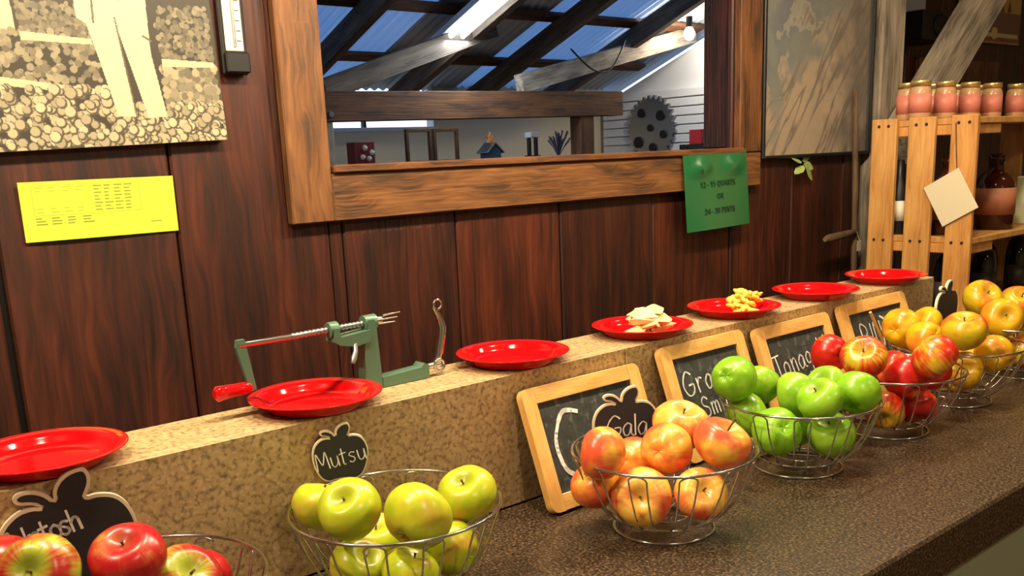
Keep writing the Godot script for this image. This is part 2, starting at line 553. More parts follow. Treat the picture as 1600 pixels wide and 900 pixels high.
func barn() -> void:
	# shell
	var o := setting("wall_barn_eave")
	slab(o, "panel", Vector3(-3.0, 0, -6.6), Vector3(3.5, 2.1, -6.5), M.cream)
	slab(o, "panel", Vector3(3.5, 0, -6.6), Vector3(4.75, 1.69, -6.5), M.cream)
	slab(o, "panel", Vector3(4.75, 0, -6.6), Vector3(6.72, 2.1, -6.5), M.cream)
	o = setting("window_2")
	board(o, "mullion", Vector3(4.1, 1.69, -6.52), Vector3(4.1, 1.96, -6.52), 0.03, 0.04, M.barn_wood)
	board(o, "sash", Vector3(3.5, 1.7, -6.52), Vector3(4.75, 1.7, -6.52), 0.03, 0.05, M.plaster)
	o = setting("wall_barn_gable")
	var st := PackedVector2Array([Vector2(2.4, 0), Vector2(6.6, 0), Vector2(6.6, roof_y(-6.6)), Vector2(2.4, roof_y(-2.4))])
	part(o, "panel", extrude(st, 0.1), M.plaster, Transform3D(Basis(Vector3(0, 0, -1), Vector3.UP, Vector3(1, 0, 0)), Vector3(6.77, 0, 0)))
	# slatted display wall on the gable: horizontal boards with deep open grooves between
	slab(o, "groove_backing", Vector3(6.705, 0.9, -6.45), Vector3(6.72, 1.96, -3.2), M.plaster)
	for k in 14:
		var y := 0.91 + 0.0755 * k
		slab(o, "slat", Vector3(6.66, y, -6.45), Vector3(6.705, y + 0.065, -3.2), M.plaster, 0.002)
	# roof: corrugated sheets on purlins and rafters
	o = setting("ceiling_barn")
	var sheet_mesh := corrugated(1.0, 4.95)
	var sl := Vector3(0, 0.375, 1).normalized()
	var nrm := Vector3(0, 1, -0.375).normalized()
	var roof_basis := Basis(Vector3.RIGHT, nrm, sl)
	for k in 10:
		part(o, "corrugated_sheet", sheet_mesh, M.skylight if k in [6, 8] else M.galv, Transform3D(roof_basis, Vector3(-2.5 + k * 1.0, roof_y(-4.25) + 0.14, -4.25)))
	for x in [-1.6, -0.8, 0.0, 0.8, 1.6, 2.5, 3.4, 4.32, 5.07, 5.9]:
		board(o, "rafter", Vector3(x, roof_y(-6.5), -6.5), Vector3(x, roof_y(-1.95), -1.95), 0.07, 0.14, M.barn_wood, nrm)
	for z in [-6.0, -5.35, -4.7, -4.05, -3.4, -2.75]:
		board(o, "purlin", Vector3(-3, roof_y(z) + 0.1, z), Vector3(6.7, roof_y(z) + 0.1, z), 0.1, 0.03, M.barn_beam, nrm)
	# tie beam, posts and braces along the eave
	o = thing("tie_beam", "long brown timber beam spanning the barn seen through the window", "beam", Vector3(0, 0, 0))
	board(o, "timber", Vector3(-2.9, 1.74, -5.4), Vector3(5.73, 1.822, -5.4), 0.18, 0.14, M.barn_beam)
	part(o, "bolt", tube(tp([[3.12, 1.75, -5.33], [3.12, 1.75, -5.315]]), 0.018, 10), M.steel)
	o = thing("barn_post", "short brown post under the beam beside the slatted white wall", "post", Vector3(5.345, 0, -5.4), "posts under the barn beam")
	board(o, "timber", Vector3(0, 0, 0), Vector3(0, 1.727, 0), 0.14, 0.12, M.barn_beam)
	o = thing("barn_post", "pale post at the left end of the barn beam, beside the window casing", "post", Vector3(3.06, 0, -5.4), "posts under the barn beam")
	board(o, "timber", Vector3(0, 0, 0), Vector3(0, 1.705, 0), 0.16, 0.12, M.grey_wood)
	o = thing("roof_brace", "dark timber brace rising to the right above the left of the beam", "brace", Vector3.ZERO, "diagonal barn braces")
	board(o, "timber", Vector3(3.12, 1.895, -5.4), Vector3(4.5, 2.33, -5.4), 0.13, 0.08, M.barn_wood)
	o = thing("roof_brace", "pale timber brace rising to the gable wall above the gear", "brace", Vector3.ZERO, "diagonal barn braces")
	board(o, "timber", Vector3(4.72, 1.955, -5.4), Vector3(6.66, 2.38, -5.4), 0.13, 0.08, M.grey_wood)
	o = thing("cable", "loose black cable looping down from the roof brace", "cable")
	var drop := PackedVector3Array()
	for k in 25:
		var t := k / 24.0
		drop.append(Vector3(5.15 + 0.6 * t, 2.2 + 0.12 * t - 0.22 * sin(PI * t), -5.3 + 0.05 * sin(PI * t)))
	part(o, "wire", tube(drop, 0.007, 6), M.black)
	# gear on the slatted wall
	o = thing("metal_gear", "grey metal gear ornament with holes hanging on the slatted white wall", "ornament", Vector3(6.642, 1.647, -5.84))
	var g := PackedVector2Array()
	var teeth := 28
	for k in teeth:
		for q in [[0.0, 0.245], [0.25, 0.28], [0.5, 0.28], [0.75, 0.245]]:
			var a: float = TAU * (k + q[0]) / teeth
			g.append(Vector2(cos(a), sin(a)) * q[1])
	var gb := Basis(Vector3(0, 0, 1), Vector3.UP, Vector3(-1, 0, 0))
	part(o, "gear_plate", extrude(g, 0.03), M.steel, Transform3D(gb, Vector3.ZERO))
	for q in [[0.12, 0.1, 0.045], [-0.1, 0.13, 0.04], [0.15, -0.06, 0.035], [-0.14, -0.12, 0.05], [0.03, -0.17, 0.04], [0.0, 0.0, 0.03]]:
		part(o, "boss", tube(PackedVector3Array([Vector3(-0.014, q[1], q[0]), Vector3(-0.03, q[1], q[0])]), q[2], 14), M.black)
	# goods on a tall cabinet below the beam
	o = thing("display_cabinet", "tall cabinet in the barn carrying small goods behind the sill", "cabinet", Vector3(4.6, 0, -5.85))
	slab(o, "body", Vector3(-1.3, 0, -0.2), Vector3(1.5, 1.4, 0.2), M.barn_wood)
	slab(o, "top", Vector3(-1.3, 1.4, -0.22), Vector3(1.55, 1.43, 0.22), M.barn_beam)
	o = thing("gift_box", "dark red patterned box with white spots at the left of the sill", "box", Vector3(3.578, 1.43, -5.75))
	slab(o, "carton", Vector3(-0.08, 0, -0.05), Vector3(0.08, 0.16, 0.05), mat(col(120, 40, 40), 0.5))
	for q in [[-0.02, 0.06], [0.03, 0.05], [0.055, 0.09], [0.0, 0.12]]:
		part(o, "spot", lathe(PackedVector2Array([Vector2(0, 0.02), Vector2(0.016, 0.012), Vector2(0.02, 0), Vector2(0, 0)]), 10), M.chalk, Transform3D(Basis(Vector3.RIGHT, PI / 2), Vector3(q[0], q[1], 0.05)))
	for q in [[4.06, "left", 0.0], [4.3, "right", 0.0]]:
		o = thing("wood_frame", "open brown wooden frame standing on the barn cabinet, %s of the pair" % q[1], "frame", Vector3(q[0], 1.43, -5.75), "open frames on the cabinet")
		board(o, "stile", Vector3(-0.1, 0, 0), Vector3(-0.1, 0.24, 0), 0.022, 0.03, M.barn_beam)
		board(o, "stile", Vector3(0.1, 0, 0), Vector3(0.1, 0.24, 0), 0.022, 0.03, M.barn_beam)
		board(o, "rail", Vector3(-0.11, 0.23, 0), Vector3(0.11, 0.23, 0), 0.022, 0.03, M.barn_beam)
		board(o, "rail", Vector3(-0.11, 0.011, 0), Vector3(0.11, 0.011, 0), 0.022, 0.03, M.barn_beam)
	o = thing("bird_house", "small blue birdhouse topped with an orange star on the cabinet", "birdhouse", Vector3(4.717, 1.43, -5.75))
	part(o, "house", extrude(PackedVector2Array([Vector2(-0.06, 0), Vector2(0.06, 0), Vector2(0.06, 0.07), Vector2(0, 0.12), Vector2(-0.06, 0.07)]), 0.1), mat(col(70, 96, 120), 0.6))
	board(o, "roof_panel", Vector3(-0.085, 0.055, 0), Vector3(0, 0.13, 0), 0.012, 0.13, M.steel)
	board(o, "roof_panel", Vector3(0.085, 0.055, 0), Vector3(0, 0.13, 0), 0.012, 0.13, M.steel)
	var star := PackedVector2Array()
	for k in 10:
		var a := PI / 2 + TAU * k / 10
		star.append(Vector2(cos(a), sin(a)) * (0.045 if k % 2 == 0 else 0.018))
	part(o, "star", extrude(star, 0.012), mat(col(226, 140, 70), 0.6), at(0, 0.165, 0))
	o = thing("lantern", "small dark lantern with a white cap on the cabinet under the beam", "lantern", Vector3(5.143, 1.43, -5.75))
	slab(o, "cap", Vector3(-0.045, 0.16, -0.04), Vector3(0.045, 0.2, 0.04), M.plaster)
	for s in [-0.035, 0.035]:
		slab(o, "upright", Vector3(s - 0.012, 0.02, -0.015), Vector3(s + 0.012, 0.16, 0.015), M.black)
	slab(o, "base", Vector3(-0.055, 0, -0.04), Vector3(0.055, 0.025, 0.04), M.black)
	o = thing("dried_bunch", "small bunch of dried grey-blue stems on the cabinet by the post", "dried flowers", Vector3(5.42, 1.43, -5.75))
	var bst := SurfaceTool.new()
	bst.begin(Mesh.PRIMITIVE_TRIANGLES)
	for k in 26:
		var a := k * 2.4
		var sp := 0.02 + 0.09 * rng.randf()
		var hh := rng.randf_range(0.12, 0.21)
		add_tube(bst, PackedVector3Array([Vector3(0, 0.0, 0), Vector3(cos(a) * sp * 0.5, hh * 0.6, sin(a) * sp * 0.5), Vector3(cos(a) * sp, hh, sin(a) * sp)]), [0.002, 0.004, 0.008], 5)
	part(o, "stems", finish(bst), mat(col(96, 100, 118), 0.9))
	o = thing("toy_truck", "red toy truck beside the right window jamb below the slats", "toy", Vector3(6.2, 1.43, -4.95))
	slab(o, "cab", Vector3(-0.06, 0.06, -0.06), Vector3(0.06, 0.17, 0.06), mat(col(200, 40, 40), 0.4))
	slab(o, "chassis", Vector3(-0.06, 0.02, -0.16), Vector3(0.06, 0.06, 0.14), M.dark)
	for q in [-0.1, 0.08]:
		part(o, "wheel", tube(PackedVector3Array([Vector3(-0.07, 0.03, q), Vector3(0.07, 0.03, q)]), 0.03, 12), M.black)
	o = thing("low_shelf", "narrow shelf under the toy truck by the slatted wall", "shelf", Vector3(6.2, 0, -4.95))
	slab(o, "body", Vector3(-0.2, 0, -0.3), Vector3(0.2, 1.43, 0.3), M.barn_wood)
	# strip light under the roof and a bare bulb near the gable
	o = thing("strip_light", "bright white tube light slung under the barn rafters", "lamp", Vector3(4.15, roof_y(-5.0) - 0.06, -5.0))
	o.transform.basis = roof_basis
	slab(o, "housing", Vector3(-0.1, 0.02, -0.65), Vector3(0.1, 0.06, 0.65), M.plaster)
	for s in [-0.05, 0.05]:
		part(o, "tube", tube(PackedVector3Array([Vector3(s, 0, -0.6), Vector3(s, 0, 0.6)]), 0.018, 10), glow(Color(.92, .97, 1), 14.0))
	var al := AreaLight3D.new()
	al.area_size = Vector2(0.2, 1.2)
	al.light_color = Color(.9, .96, 1)
	al.light_energy = 3.5
	al.shadow_enabled = true
	al.transform = Transform3D(Basis(Vector3.RIGHT, -PI / 2), Vector3(0, -0.03, 0))
	o.add_child(al, true)
	o = thing("bulb_lamp", "bare glowing bulb on a bracket near the barn gable", "lamp", Vector3(6.25, 2.34, -5.1))
	part(o, "socket", tube(PackedVector3Array([Vector3(0, 0.04, 0), Vector3(0, 0.12, 0)]), 0.025, 10), M.black)
	part(o, "bulb", lathe(PackedVector2Array([Vector2(0, 0.05), Vector2(0.02, 0.045), Vector2(0.04, 0.01), Vector2(0.045, -0.02), Vector2(0.03, -0.05), Vector2(0, -0.06)]), 16), glow(Color(1, .96, .88), 12.0))
	lamp_light(o, Vector3.ZERO, Color(1, .95, .86), 0.5, 0.04)

func glow(c: Color, e: float) -> StandardMaterial3D:
	var m := StandardMaterial3D.new()
	m.albedo_color = c
	m.emission_enabled = true
	m.emission = c
	m.emission_energy_multiplier = e
	return m

func lamp_light(parent: Node, pos: Vector3, c: Color, e: float, size: float) -> void:
	var l := OmniLight3D.new()
	l.name = "light"
	l.light_color = c
	l.light_energy = e
	l.light_size = size
	l.omni_range = 14.0
	l.omni_attenuation = 2.0
	l.shadow_enabled = true
	l.position = pos
	parent.add_child(l, true)

func corrugated(w: float, length: float) -> ArrayMesh:
	var st := SurfaceTool.new()
	st.begin(Mesh.PRIMITIVE_TRIANGLES)
	st.set_smooth_group(0)
	var n := 78
	for i in n:
		var x0 := -w / 2 + w * i / n
		var x1 := -w / 2 + w * (i + 1) / n
		var y0 := 0.011 * sin(TAU * x0 / 0.0769)
		var y1 := 0.011 * sin(TAU * x1 / 0.0769)
		quad(st, Vector3(x0, y0, -length / 2), Vector3(x1, y1, -length / 2), Vector3(x1, y1, length / 2), Vector3(x0, y0, length / 2))
	return finish(st)

func recess() -> void:
	var o := setting("wall_recess")
	var m: Material = M.planks[3]
	slab(o, "backing", Vector3(3.14, 0, -2.45), Vector3(7.0, 2.9, -2.372), M.dark)
	for k in 12:
		slab(o, "plank", Vector3(3.16 + k * 0.32, 0, -2.372), Vector3(3.16 + k * 0.32 + 0.316, 2.9, -2.35 + (k % 3) * 0.002), M.planks[k % 6], 0.004)
	slab(o, "return_panel", Vector3(3.14, 0, -2.372), Vector3(3.16, 2.9, -1.9), M.dark)
	o = thing("corner_post", "weathered grey square post at the end of the plank wall", "post", Vector3(3.235, 0, -1.83))
	board(o, "timber", Vector3(0, 0, 0), Vector3(0, 2.88, 0), 0.15, 0.15, M.grey_wood, Vector3(0, 0, 1), 0.006)
	o = thing("knee_brace", "weathered grey diagonal brace rising right from the corner post", "brace")
	board(o, "timber", Vector3(3.17, 1.42, -1.7), Vector3(4.3, 2.42, -1.7), 0.13, 0.09, M.grey_wood, Vector3(0, 0, 1), 0.006)
	o = thing("speaker_box", "black box speaker on the recess wall behind the diagonal brace", "speaker", Vector3(4.33, 1.935, -2.24))
	slab(o, "cabinet", Vector3(-0.15, -0.06, -0.1), Vector3(0.15, 0.06, 0.1), M.black)
	part(o, "cone", lathe(PackedVector2Array([Vector2(0, 0.002), Vector2(0.03, 0.004), Vector2(0.045, 0.012), Vector2(0.05, 0.004), Vector2(0.05, 0)]), 20), M.dark, Transform3D(Basis(Vector3.RIGHT, PI / 2), Vector3(0, 0, 0.1)))
	o = thing("wall_card", "pale blue-white card on the wall above the black speaker", "sign", Vector3(4.44, 2.07, -2.335))
	slab(o, "card", Vector3(-0.13, -0.07, -0.004), Vector3(0.13, 0.16, 0.004), mat(col(196, 210, 232), 0.7))
	o = thing("crate_label", "framed cream fruit-crate label print high on the right wall", "picture", Vector3(5.25, 2.05, -2.33))
	var im := Image.create(160, 120, false, Image.FORMAT_RGB8)
	im.fill(col(196, 160, 100))
	im.fill_rect(Rect2i(0, 78, 160, 42), col(126, 96, 84))
	im.fill_rect(Rect2i(4, 108, 152, 6), col(210, 190, 140))
	disc(im, 90, 34, 22, col(206, 180, 70))
	disc(im, 90, 34, 12, col(150, 130, 60))
	for k in 6: fill_poly(im, PackedVector2Array([Vector2(20 + k * 20, 76), Vector2(26 + k * 20, 58), Vector2(32 + k * 20, 76)]), col(120, 84, 44))
	disc(im, 88, 108, 9, col(214, 192, 130))
	slab(o, "backing", Vector3(-0.34, -0.13, -0.012), Vector3(0.34, 0.3, 0.006), M.pine)
	part(o, "print", sheet(0.66, 0.41), print_mat(im), at(0, 0.085, 0.008))
	o = thing("wall_panel", "plain brown board panel on the recess wall under the label", "panel", Vector3(4.95, 1.78, -2.335))
	slab(o, "board", Vector3(-0.42, -0.06, -0.012), Vector3(0.42, 0.05, 0.012), M.casing2)

func counter() -> void:
	var o := thing("worktop", "dark brown speckled laminate countertop running along the ledge", "countertop")
	slab(o, "slab", Vector3(-0.9, CT - 0.075, -1.1), Vector3(3.9, CT, -0.578), M.counter, 0.004)
	slab(o, "slab", Vector3(2.28, CT - 0.075, -1.66), Vector3(3.9, CT, -1.101), M.counter, 0.004)
	o = thing("counter_cabinet", "grey-green cabinet front under the dark countertop", "cabinet")
	slab(o, "carcass", Vector3(-0.88, 0.0, -1.1), Vector3(3.88, CT - 0.0755, -0.635), M.dark)
	for k in 9:
		var x := -0.86 + 0.52 * k + 0.016
		slab(o, "door", Vector3(x, 0.1, -0.634), Vector3(x + 0.505, CT - 0.08, -0.615), M.cabinet, 0.004)
	o = thing("side_cabinet", "dark cabinet under the end of the counter by the crate", "cabinet")
	slab(o, "carcass", Vector3(2.3, 0.0, -1.64), Vector3(3.88, CT - 0.0755, -1.102), M.dark)
	o = thing("ledge", "beige speckled laminate ledge with backsplash above the dark counter", "ledge")
	slab(o, "backsplash_panel", Vector3(-0.9, CT + 0.0005, -1.115), Vector3(1.179, LG - 0.0005, -1.1), M.laminate, 0.001)
	slab(o, "backsplash_panel", Vector3(1.181, CT + 0.0005, -1.115), Vector3(2.262, LG - 0.0005, -1.1), M.laminate, 0.001)
	slab(o, "core", Vector3(-0.9, 0, -1.232), Vector3(2.26, LG - 0.02, -1.1155), M.dark)
	slab(o, "top_strip", Vector3(-0.9, LG - 0.0195, -1.237), Vector3(2.262, LG, -1.1155), M.laminate, 0.001)
	slab(o, "end_panel", Vector3(2.2625, CT + 0.0005, -1.237), Vector3(2.272, LG, -1.1), M.laminate, 0.001)

func plates() -> void:
	var prof := PackedVector2Array([Vector2(0, 0.003), Vector2(0.056, 0.003), Vector2(0.062, 0.0036), Vector2(0.067, 0.0056), Vector2(0.071, 0.009), Vector2(0.0745, 0.0134), Vector2(0.078, 0.0166), Vector2(0.083, 0.0186), Vector2(0.09, 0.0197), Vector2(0.092, 0.0194), Vector2(0.0925, 0.0184), Vector2(0.0905, 0.0172), Vector2(0.083, 0.0162), Vector2(0.077, 0.0128), Vector2(0.071, 0.0055), Vector2(0.066, 0.001), Vector2(0.062, 0), Vector2(0, 0)])
	var mesh := lathe(prof, 56)
	var xs := [[0.268, -1.165, "red plastic plate nearest the camera, cut by the left edge"], [0.62, -1.161, "red plastic plate on the ledge left of the green apple peeler"], [0.983, -1.165, "empty red plate on the ledge just right of the peeler"], [1.293, -1.163, "red plate holding pale cream apple slices"], [1.561, -1.16, "red plate holding shredded yellow apple"], [1.845, -1.155, "empty red plate second from the far end of the ledge"], [2.136, -1.152, "empty red plate at the far end of the ledge by the crate"]]
	for q in xs:
		var o := thing("plate", q[2], "plate", Vector3(q[0], LG + 0.0002, q[1]), "red plates on the ledge")
		part(o, "dish", mesh, M.red)
	# slices: thin curved pieces heaped on two plates
	var flesh := mat(col(238, 226, 160), 0.5)
	var yellow := mat(col(244, 206, 84), 0.5)
	var wedges := []
	for k in 3: wedges.append(wedge(0.036 + 0.004 * k, 0.013 + 0.002 * k, 0.022 + 0.002 * k))
	for k in 16:
		var layer := k / 6
		var a := k * 2.4
		var rr := 0.036 - 0.012 * layer
		var o := thing("apple_slice", "pale cream apple slice in the heap on the red plate", "apple slice", Vector3(1.297 + cos(a) * rr, LG + 0.0125 + 0.0125 * layer, -1.155 + sin(a) * rr * 0.75), "cream apple slices on one plate")
		part(o, "flesh", wedges[k % 3], flesh, Transform3D(Basis.from_euler(Vector3(rng.randf_range(-0.5, 0.5), rng.randf() * TAU, rng.randf_range(-0.4, 0.4))), Vector3.ZERO))
	for k in 40:
		var o := thing("apple_shred", "yellow apple shred in the heap on the red plate", "apple slice", Vector3(1.587 + rng.randf_range(-0.05, 0.05) * (1.0 - k * 0.016), LG + 0.01 + 0.0008 * k, -1.155 + rng.randf_range(-0.028, 0.028) * (1.0 - k * 0.016)), "yellow apple shreds on one plate")
		var pts := PackedVector3Array()
		var bend := rng.randf_range(1.5, 3.5)
		for i in 7:
			var a := bend * (i / 6.0 - 0.5)
			pts.append(Vector3(sin(a) * 0.016, rng.randf_range(-0.001, 0.001), cos(a) * 0.013 - 0.01))
		part(o, "flesh", tube(pts, [0.002, 0.0042, 0.005, 0.0045, 0.005, 0.0042, 0.002], 6), yellow, Transform3D(Basis.from_euler(Vector3(rng.randf_range(-0.5, 0.5), rng.randf() * TAU, rng.randf_range(-0.5, 0.5))), Vector3.ZERO))

# a crescent of apple: a fat arc that tapers to both tips
func wedge(length: float, thick: float, height: float) -> ArrayMesh:
	var st := SurfaceTool.new()
	st.begin(Mesh.PRIMITIVE_TRIANGLES)
	st.set_smooth_group(-1)
	var n := 8
	var rows := []
	for i in n + 1:
		var t := float(i) / n
		var w := sin(PI * clampf(t, 0.04, 0.96))
		var x := (t - 0.5) * length * 1.5
		var z := -0.35 * length * w
		rows.append([Vector3(x, -height * 0.35 * w, z), Vector3(x, 0, z - thick * w), Vector3(x, height * 0.5 * w, z), Vector3(x, 0, z + thick * w)])
	for i in n:
		for k in 4:
			quad(st, rows[i][k], rows[i + 1][k], rows[i + 1][(k + 1) % 4], rows[i][(k + 1) % 4])
	return finish(st)

func tp(a: Array) -> PackedVector3Array:
	var p := PackedVector3Array()
	for q in a: p.append(Vector3(q[0], q[1], q[2]))
	return p

func peeler() -> void:
	var z := -1.19
	var o := thing("apple_peeler", "green cast-metal apple peeler with crank and red handle on the ledge", "apple peeler", Vector3(0, 0, z))
	var g: Material = M.peel_green
	# column, top yoke and base arm
	part(o, "column", extrude(PackedVector2Array([Vector2(0.712, LG), Vector2(0.742, LG), Vector2(0.738, 1.222), Vector2(0.735, 1.236), Vector2(0.724, 1.236), Vector2(0.722, 1.212), Vector2(0.716, 1.2)]), 0.022), g)
	part(o, "yoke", extrude(PackedVector2Array([Vector2(0.668, 1.232), Vector2(0.674, 1.232), Vector2(0.677, 1.218), Vector2(0.726, 1.222), Vector2(0.726, 1.205), Vector2(0.7, 1.201), Vector2(0.674, 1.207), Vector2(0.667, 1.212)]), 0.026), g)
	part(o, "bearing", tube(tp([[0.664, 1.229, 0], [0.678, 1.2295, 0]]), 0.011, 14), g)
	part(o, "bearing", tube(tp([[0.722, 1.231, 0], [0.742, 1.2315, 0]]), 0.011, 14), g)
	part(o, "base_arm", extrude(PackedVector2Array([Vector2(0.742, LG + 0.001), Vector2(0.826, LG + 0.001), Vector2(0.826, 1.153), Vector2(0.818, 1.157), Vector2(0.812, 1.151), Vector2(0.742, 1.148)]), 0.024), g)
	part(o, "shaft", tube(tp([[0.528, 1.2285, 0], [0.606, 1.2288, 0]]), 0.0042, 10), M.chrome)
	var st := SurfaceTool.new()
	st.begin(Mesh.PRIMITIVE_TRIANGLES)
	var thread := PackedVector3Array()
	var rad := []
	for i in 121:
		thread.append(Vector3(0.606 + 0.13 * i / 120.0, 1.2288 + 0.002 * i / 120.0, 0))
		rad.append(0.0034 + 0.0014 * absf(sin(i * PI / 6.0)))
	add_tube(st, thread, rad, 10)
	part(o, "threaded_rod", finish(st), M.steel)
	part(o, "crank_arm", extrude(PackedVector2Array([Vector2(0.526, 1.236), Vector2(0.537, 1.236), Vector2(0.547, 1.166), Vector2(0.538, 1.164), Vector2(0.524, 1.226)]), 0.007), g)
	part(o, "handle", tube(tp([[0.54, 1.17, 0], [0.532, 1.17, 0], [0.52, 1.17, 0], [0.505, 1.1695, 0], [0.492, 1.169, 0], [0.488, 1.169, 0]]), [0.006, 0.0085, 0.0085, 0.0095, 0.0105, 0.006], 14), M.red)
	part(o, "hub", tube(tp([[0.742, 1.2315, 0], [0.752, 1.2318, 0]]), 0.007, 12), M.chrome)
	for s in [-0.008, 0.0, 0.008]:
		part(o, "fork_prong", tube(tp([[0.752, 1.2318 + s * 0.9, s], [0.782, 1.2325 + s, s]]), [0.0018, 0.0008], 6), M.chrome)
	part(o, "release_lever", tube(tp([[0.7, 1.205, 0.01], [0.698, 1.195, 0.014], [0.692, 1.187, 0.018], [0.688, 1.18, 0.02]]), [0.004, 0.004, 0.005, 0.003], 8), M.steel)
	# spring-loaded peeling arm
	part(o, "pivot", tube(tp([[0.824, 1.148, 0.004], [0.852, 1.15, 0.004]]), 0.005, 10), M.chrome)
	part(o, "blade_arm", tube(tp([[0.848, 1.146, 0], [0.852, 1.165, 0.004], [0.857, 1.185, 0.004], [0.862, 1.205, 0.002], [0.858, 1.222, 0.0], [0.85, 1.236, 0.0]]), [0.008, 0.0065, 0.006, 0.007, 0.005, 0.003], 10), M.chrome)
	part(o, "blade_loop", tube(arcz(Vector3(0.857, 1.241, 0), 0.0075, 16), 0.0018, 6, true), M.chrome)
	part(o, "spring", tube(arcz(Vector3(0.848, 1.148, 0.008), 0.009, 16), 0.0025, 6, true), M.chrome)

func arcz(c: Vector3, r: float, n: int) -> PackedVector3Array:
	var p := PackedVector3Array()
	for i in n:
		p.append(c + Vector3(cos(TAU * i / n), sin(TAU * i / n), 0) * r)
	return p

func letters(text: String, h: float) -> TextMesh:
	var t := TextMesh.new()
	var f := SystemFont.new()
	f.font_names = PackedStringArray(["Droid Sans"])
	f.font_weight = 700
	t.font = f
	t.text = text
	t.font_size = 32
	t.pixel_size = h / 24.0
	t.depth = 0.0004
	return t

func wall_things() -> void:
	# old orchard photograph print, left (drawn in units of one picture pixel)
	var w := 433
	var h := 326
	var im := Image.create(w, h, false, Image.FORMAT_RGB8)
	im.fill(col(58, 54, 46))
	var r2 := RandomNumberGenerator.new()
	r2.seed = 4
	var pale := col(184, 174, 142)
	# crates with apples receding, then the near heap
	fill_poly(im, PackedVector2Array([Vector2(90, 95), Vector2(136, 95), Vector2(138, 160), Vector2(90, 172)]), pale)
	im.fill_rect(Rect2i(98, 99, 20, 28), col(52, 48, 42))
	for q in [[102, 103, 3, 20], [102, 103, 11, 3], [102, 111, 10, 3], [102, 120, 11, 3]]:
		im.fill_rect(Rect2i(q[0], q[1], q[2], q[3]), pale)
	var rows := [[145, 120, 240, 165, 4.0, 0.55], [96, 160, 245, 230, 5.0, 0.7], [340, 120, 425, 200, 4.0, 0.6], [340, 205, 428, 280, 6.0, 0.8]]
	for q in rows:
		for k in 220:
			var v := r2.randf_range(0.35, 1.0)
			disc(im, r2.randf_range(q[0], q[2]), r2.randf_range(q[1], q[3]), q[4] * r2.randf_range(0.7, 1.2), col(60, 56, 48).lerp(pale, v * q[5]))
	for b in [[143, 160, 240, 178], [105, 222, 255, 252], [342, 198, 425, 212], [342, 268, 428, 300]]:
		fill_poly(im, PackedVector2Array([Vector2(b[0], b[1]), Vector2(b[2], b[3] - 8), Vector2(b[2], b[3]), Vector2(b[0], b[1] + 12)]), col(182, 172, 140))
	for k in 620:
		var x := r2.randf_range(-5, 438)
		var lim := 238.0 if x < 250 else 268.0
		var y := r2.randf_range(lim, 330)
		var rr := r2.randf_range(5.5, 9.5)
		disc(im, x, y, rr, col(78, 72, 60))
		disc(im, x - 1, y - 1, rr - 1.6, col(120, 112, 92).lerp(pale, r2.randf_range(0.35, 1.0)))
	# the standing figure's light suit
	fill_poly(im, PackedVector2Array([Vector2(222, 0), Vector2(330, 0), Vector2(330, 100), Vector2(326, 190), Vector2(338, 285), Vector2(308, 287), Vector2(290, 200), Vector2(279, 148), Vector2(283, 210), Vector2(290, 284), Vector2(262, 282), Vector2(246, 195), Vector2(236, 148), Vector2(224, 140)]), col(186, 178, 150))
	for q in [[279, 140, 290, 284], [250, 100, 247, 146], [318, 165, 329, 172]]:
		for s in 40:
			disc(im, lerpf(q[0], q[2], s / 39.0), lerpf(q[1], q[3], s / 39.0), 1.6, col(96, 88, 70))
	fill_poly(im, PackedVector2Array([Vector2(278, 70), Vector2(298, 70), Vector2(296, 112), Vector2(288, 114)]), col(64, 58, 50))
	var o := thing("photo_print", "black and cream old orchard photograph print on the plank wall", "picture", Vector3(0.558, 1.69, WZ + 0.016))
	o.rotation.z = 0.03
	slab(o, "panel", Vector3(-0.25, -0.187, -0.014), Vector3(0.25, 0.187, 0.006), mat(col(200, 190, 160), 0.6), 0.001)
	part(o, "print", sheet(0.5, 0.374), print_mat(im, 0.4), at(0, 0, 0.0065))
	# wall thermometer
	o = thing("wall_thermometer", "long white-scaled wall thermometer with black base beside the photograph", "thermometer", Vector3(0.85, 1.72, WZ + 0.012))
	slab(o, "back_board", Vector3(-0.026, -0.09, -0.01), Vector3(0.026, 0.3, 0.002), M.dark)
	slab(o, "scale", Vector3(-0.018, -0.048, 0.002), Vector3(0.018, 0.29, 0.006), M.paper)
	part(o, "glass_tube", tube(tp([[0, -0.04, 0.008], [0, 0.27, 0.008]]), 0.0025, 8), M.steel)
	for k in 16:
		slab(o, "tick", Vector3(0.005, -0.03 + k * 0.018, 0.0058), Vector3(0.014, -0.0285 + k * 0.018, 0.0066), M.black, 0.0001)
	slab(o, "bulb_guard", Vector3(-0.024, -0.088, 0.002), Vector3(0.024, -0.05, 0.016), M.black)
	# yellow notice: small grey print too fine to read
	im = Image.create(540, 204, false, Image.FORMAT_RGB8)
	im.fill(col(184, 204, 58))
	var ink := col(120, 128, 50)
	im.fill_rect(Rect2i(40, 14, 370, 1), ink); im.fill_rect(Rect2i(40, 116, 370, 1), ink)
	im.fill_rect(Rect2i(40, 14, 1, 103), ink); im.fill_rect(Rect2i(410, 14, 1, 103), ink)
	for k in 8:
		if k > 3: im.fill_rect(Rect2i(40, 20 + k * 12, 370, 1), col(170, 184, 58))
		for j in 4:
			var ww := r2.randi_range(14, 30)
			im.fill_rect(Rect2i(246 + j * 36, 20 + k * 12, ww, 4), ink)
			if k < 2 or k > 5: im.fill_rect(Rect2i(50 + j * 45, 20 + k * 12, ww, 3), col(150, 162, 54))
	for k in 3:
		for j in 4:
			im.fill_rect(Rect2i(42 + j * 52, 124 + k * 10, r2.randi_range(20, 44), 4), ink)
	im.fill_rect(Rect2i(440, 160, 40, 3), ink)
	o = thing("yellow_notice", "bright yellow paper notice with fine grey print on the plank wall", "notice", Vector3(0.5715, 1.398, WZ + 0.005))
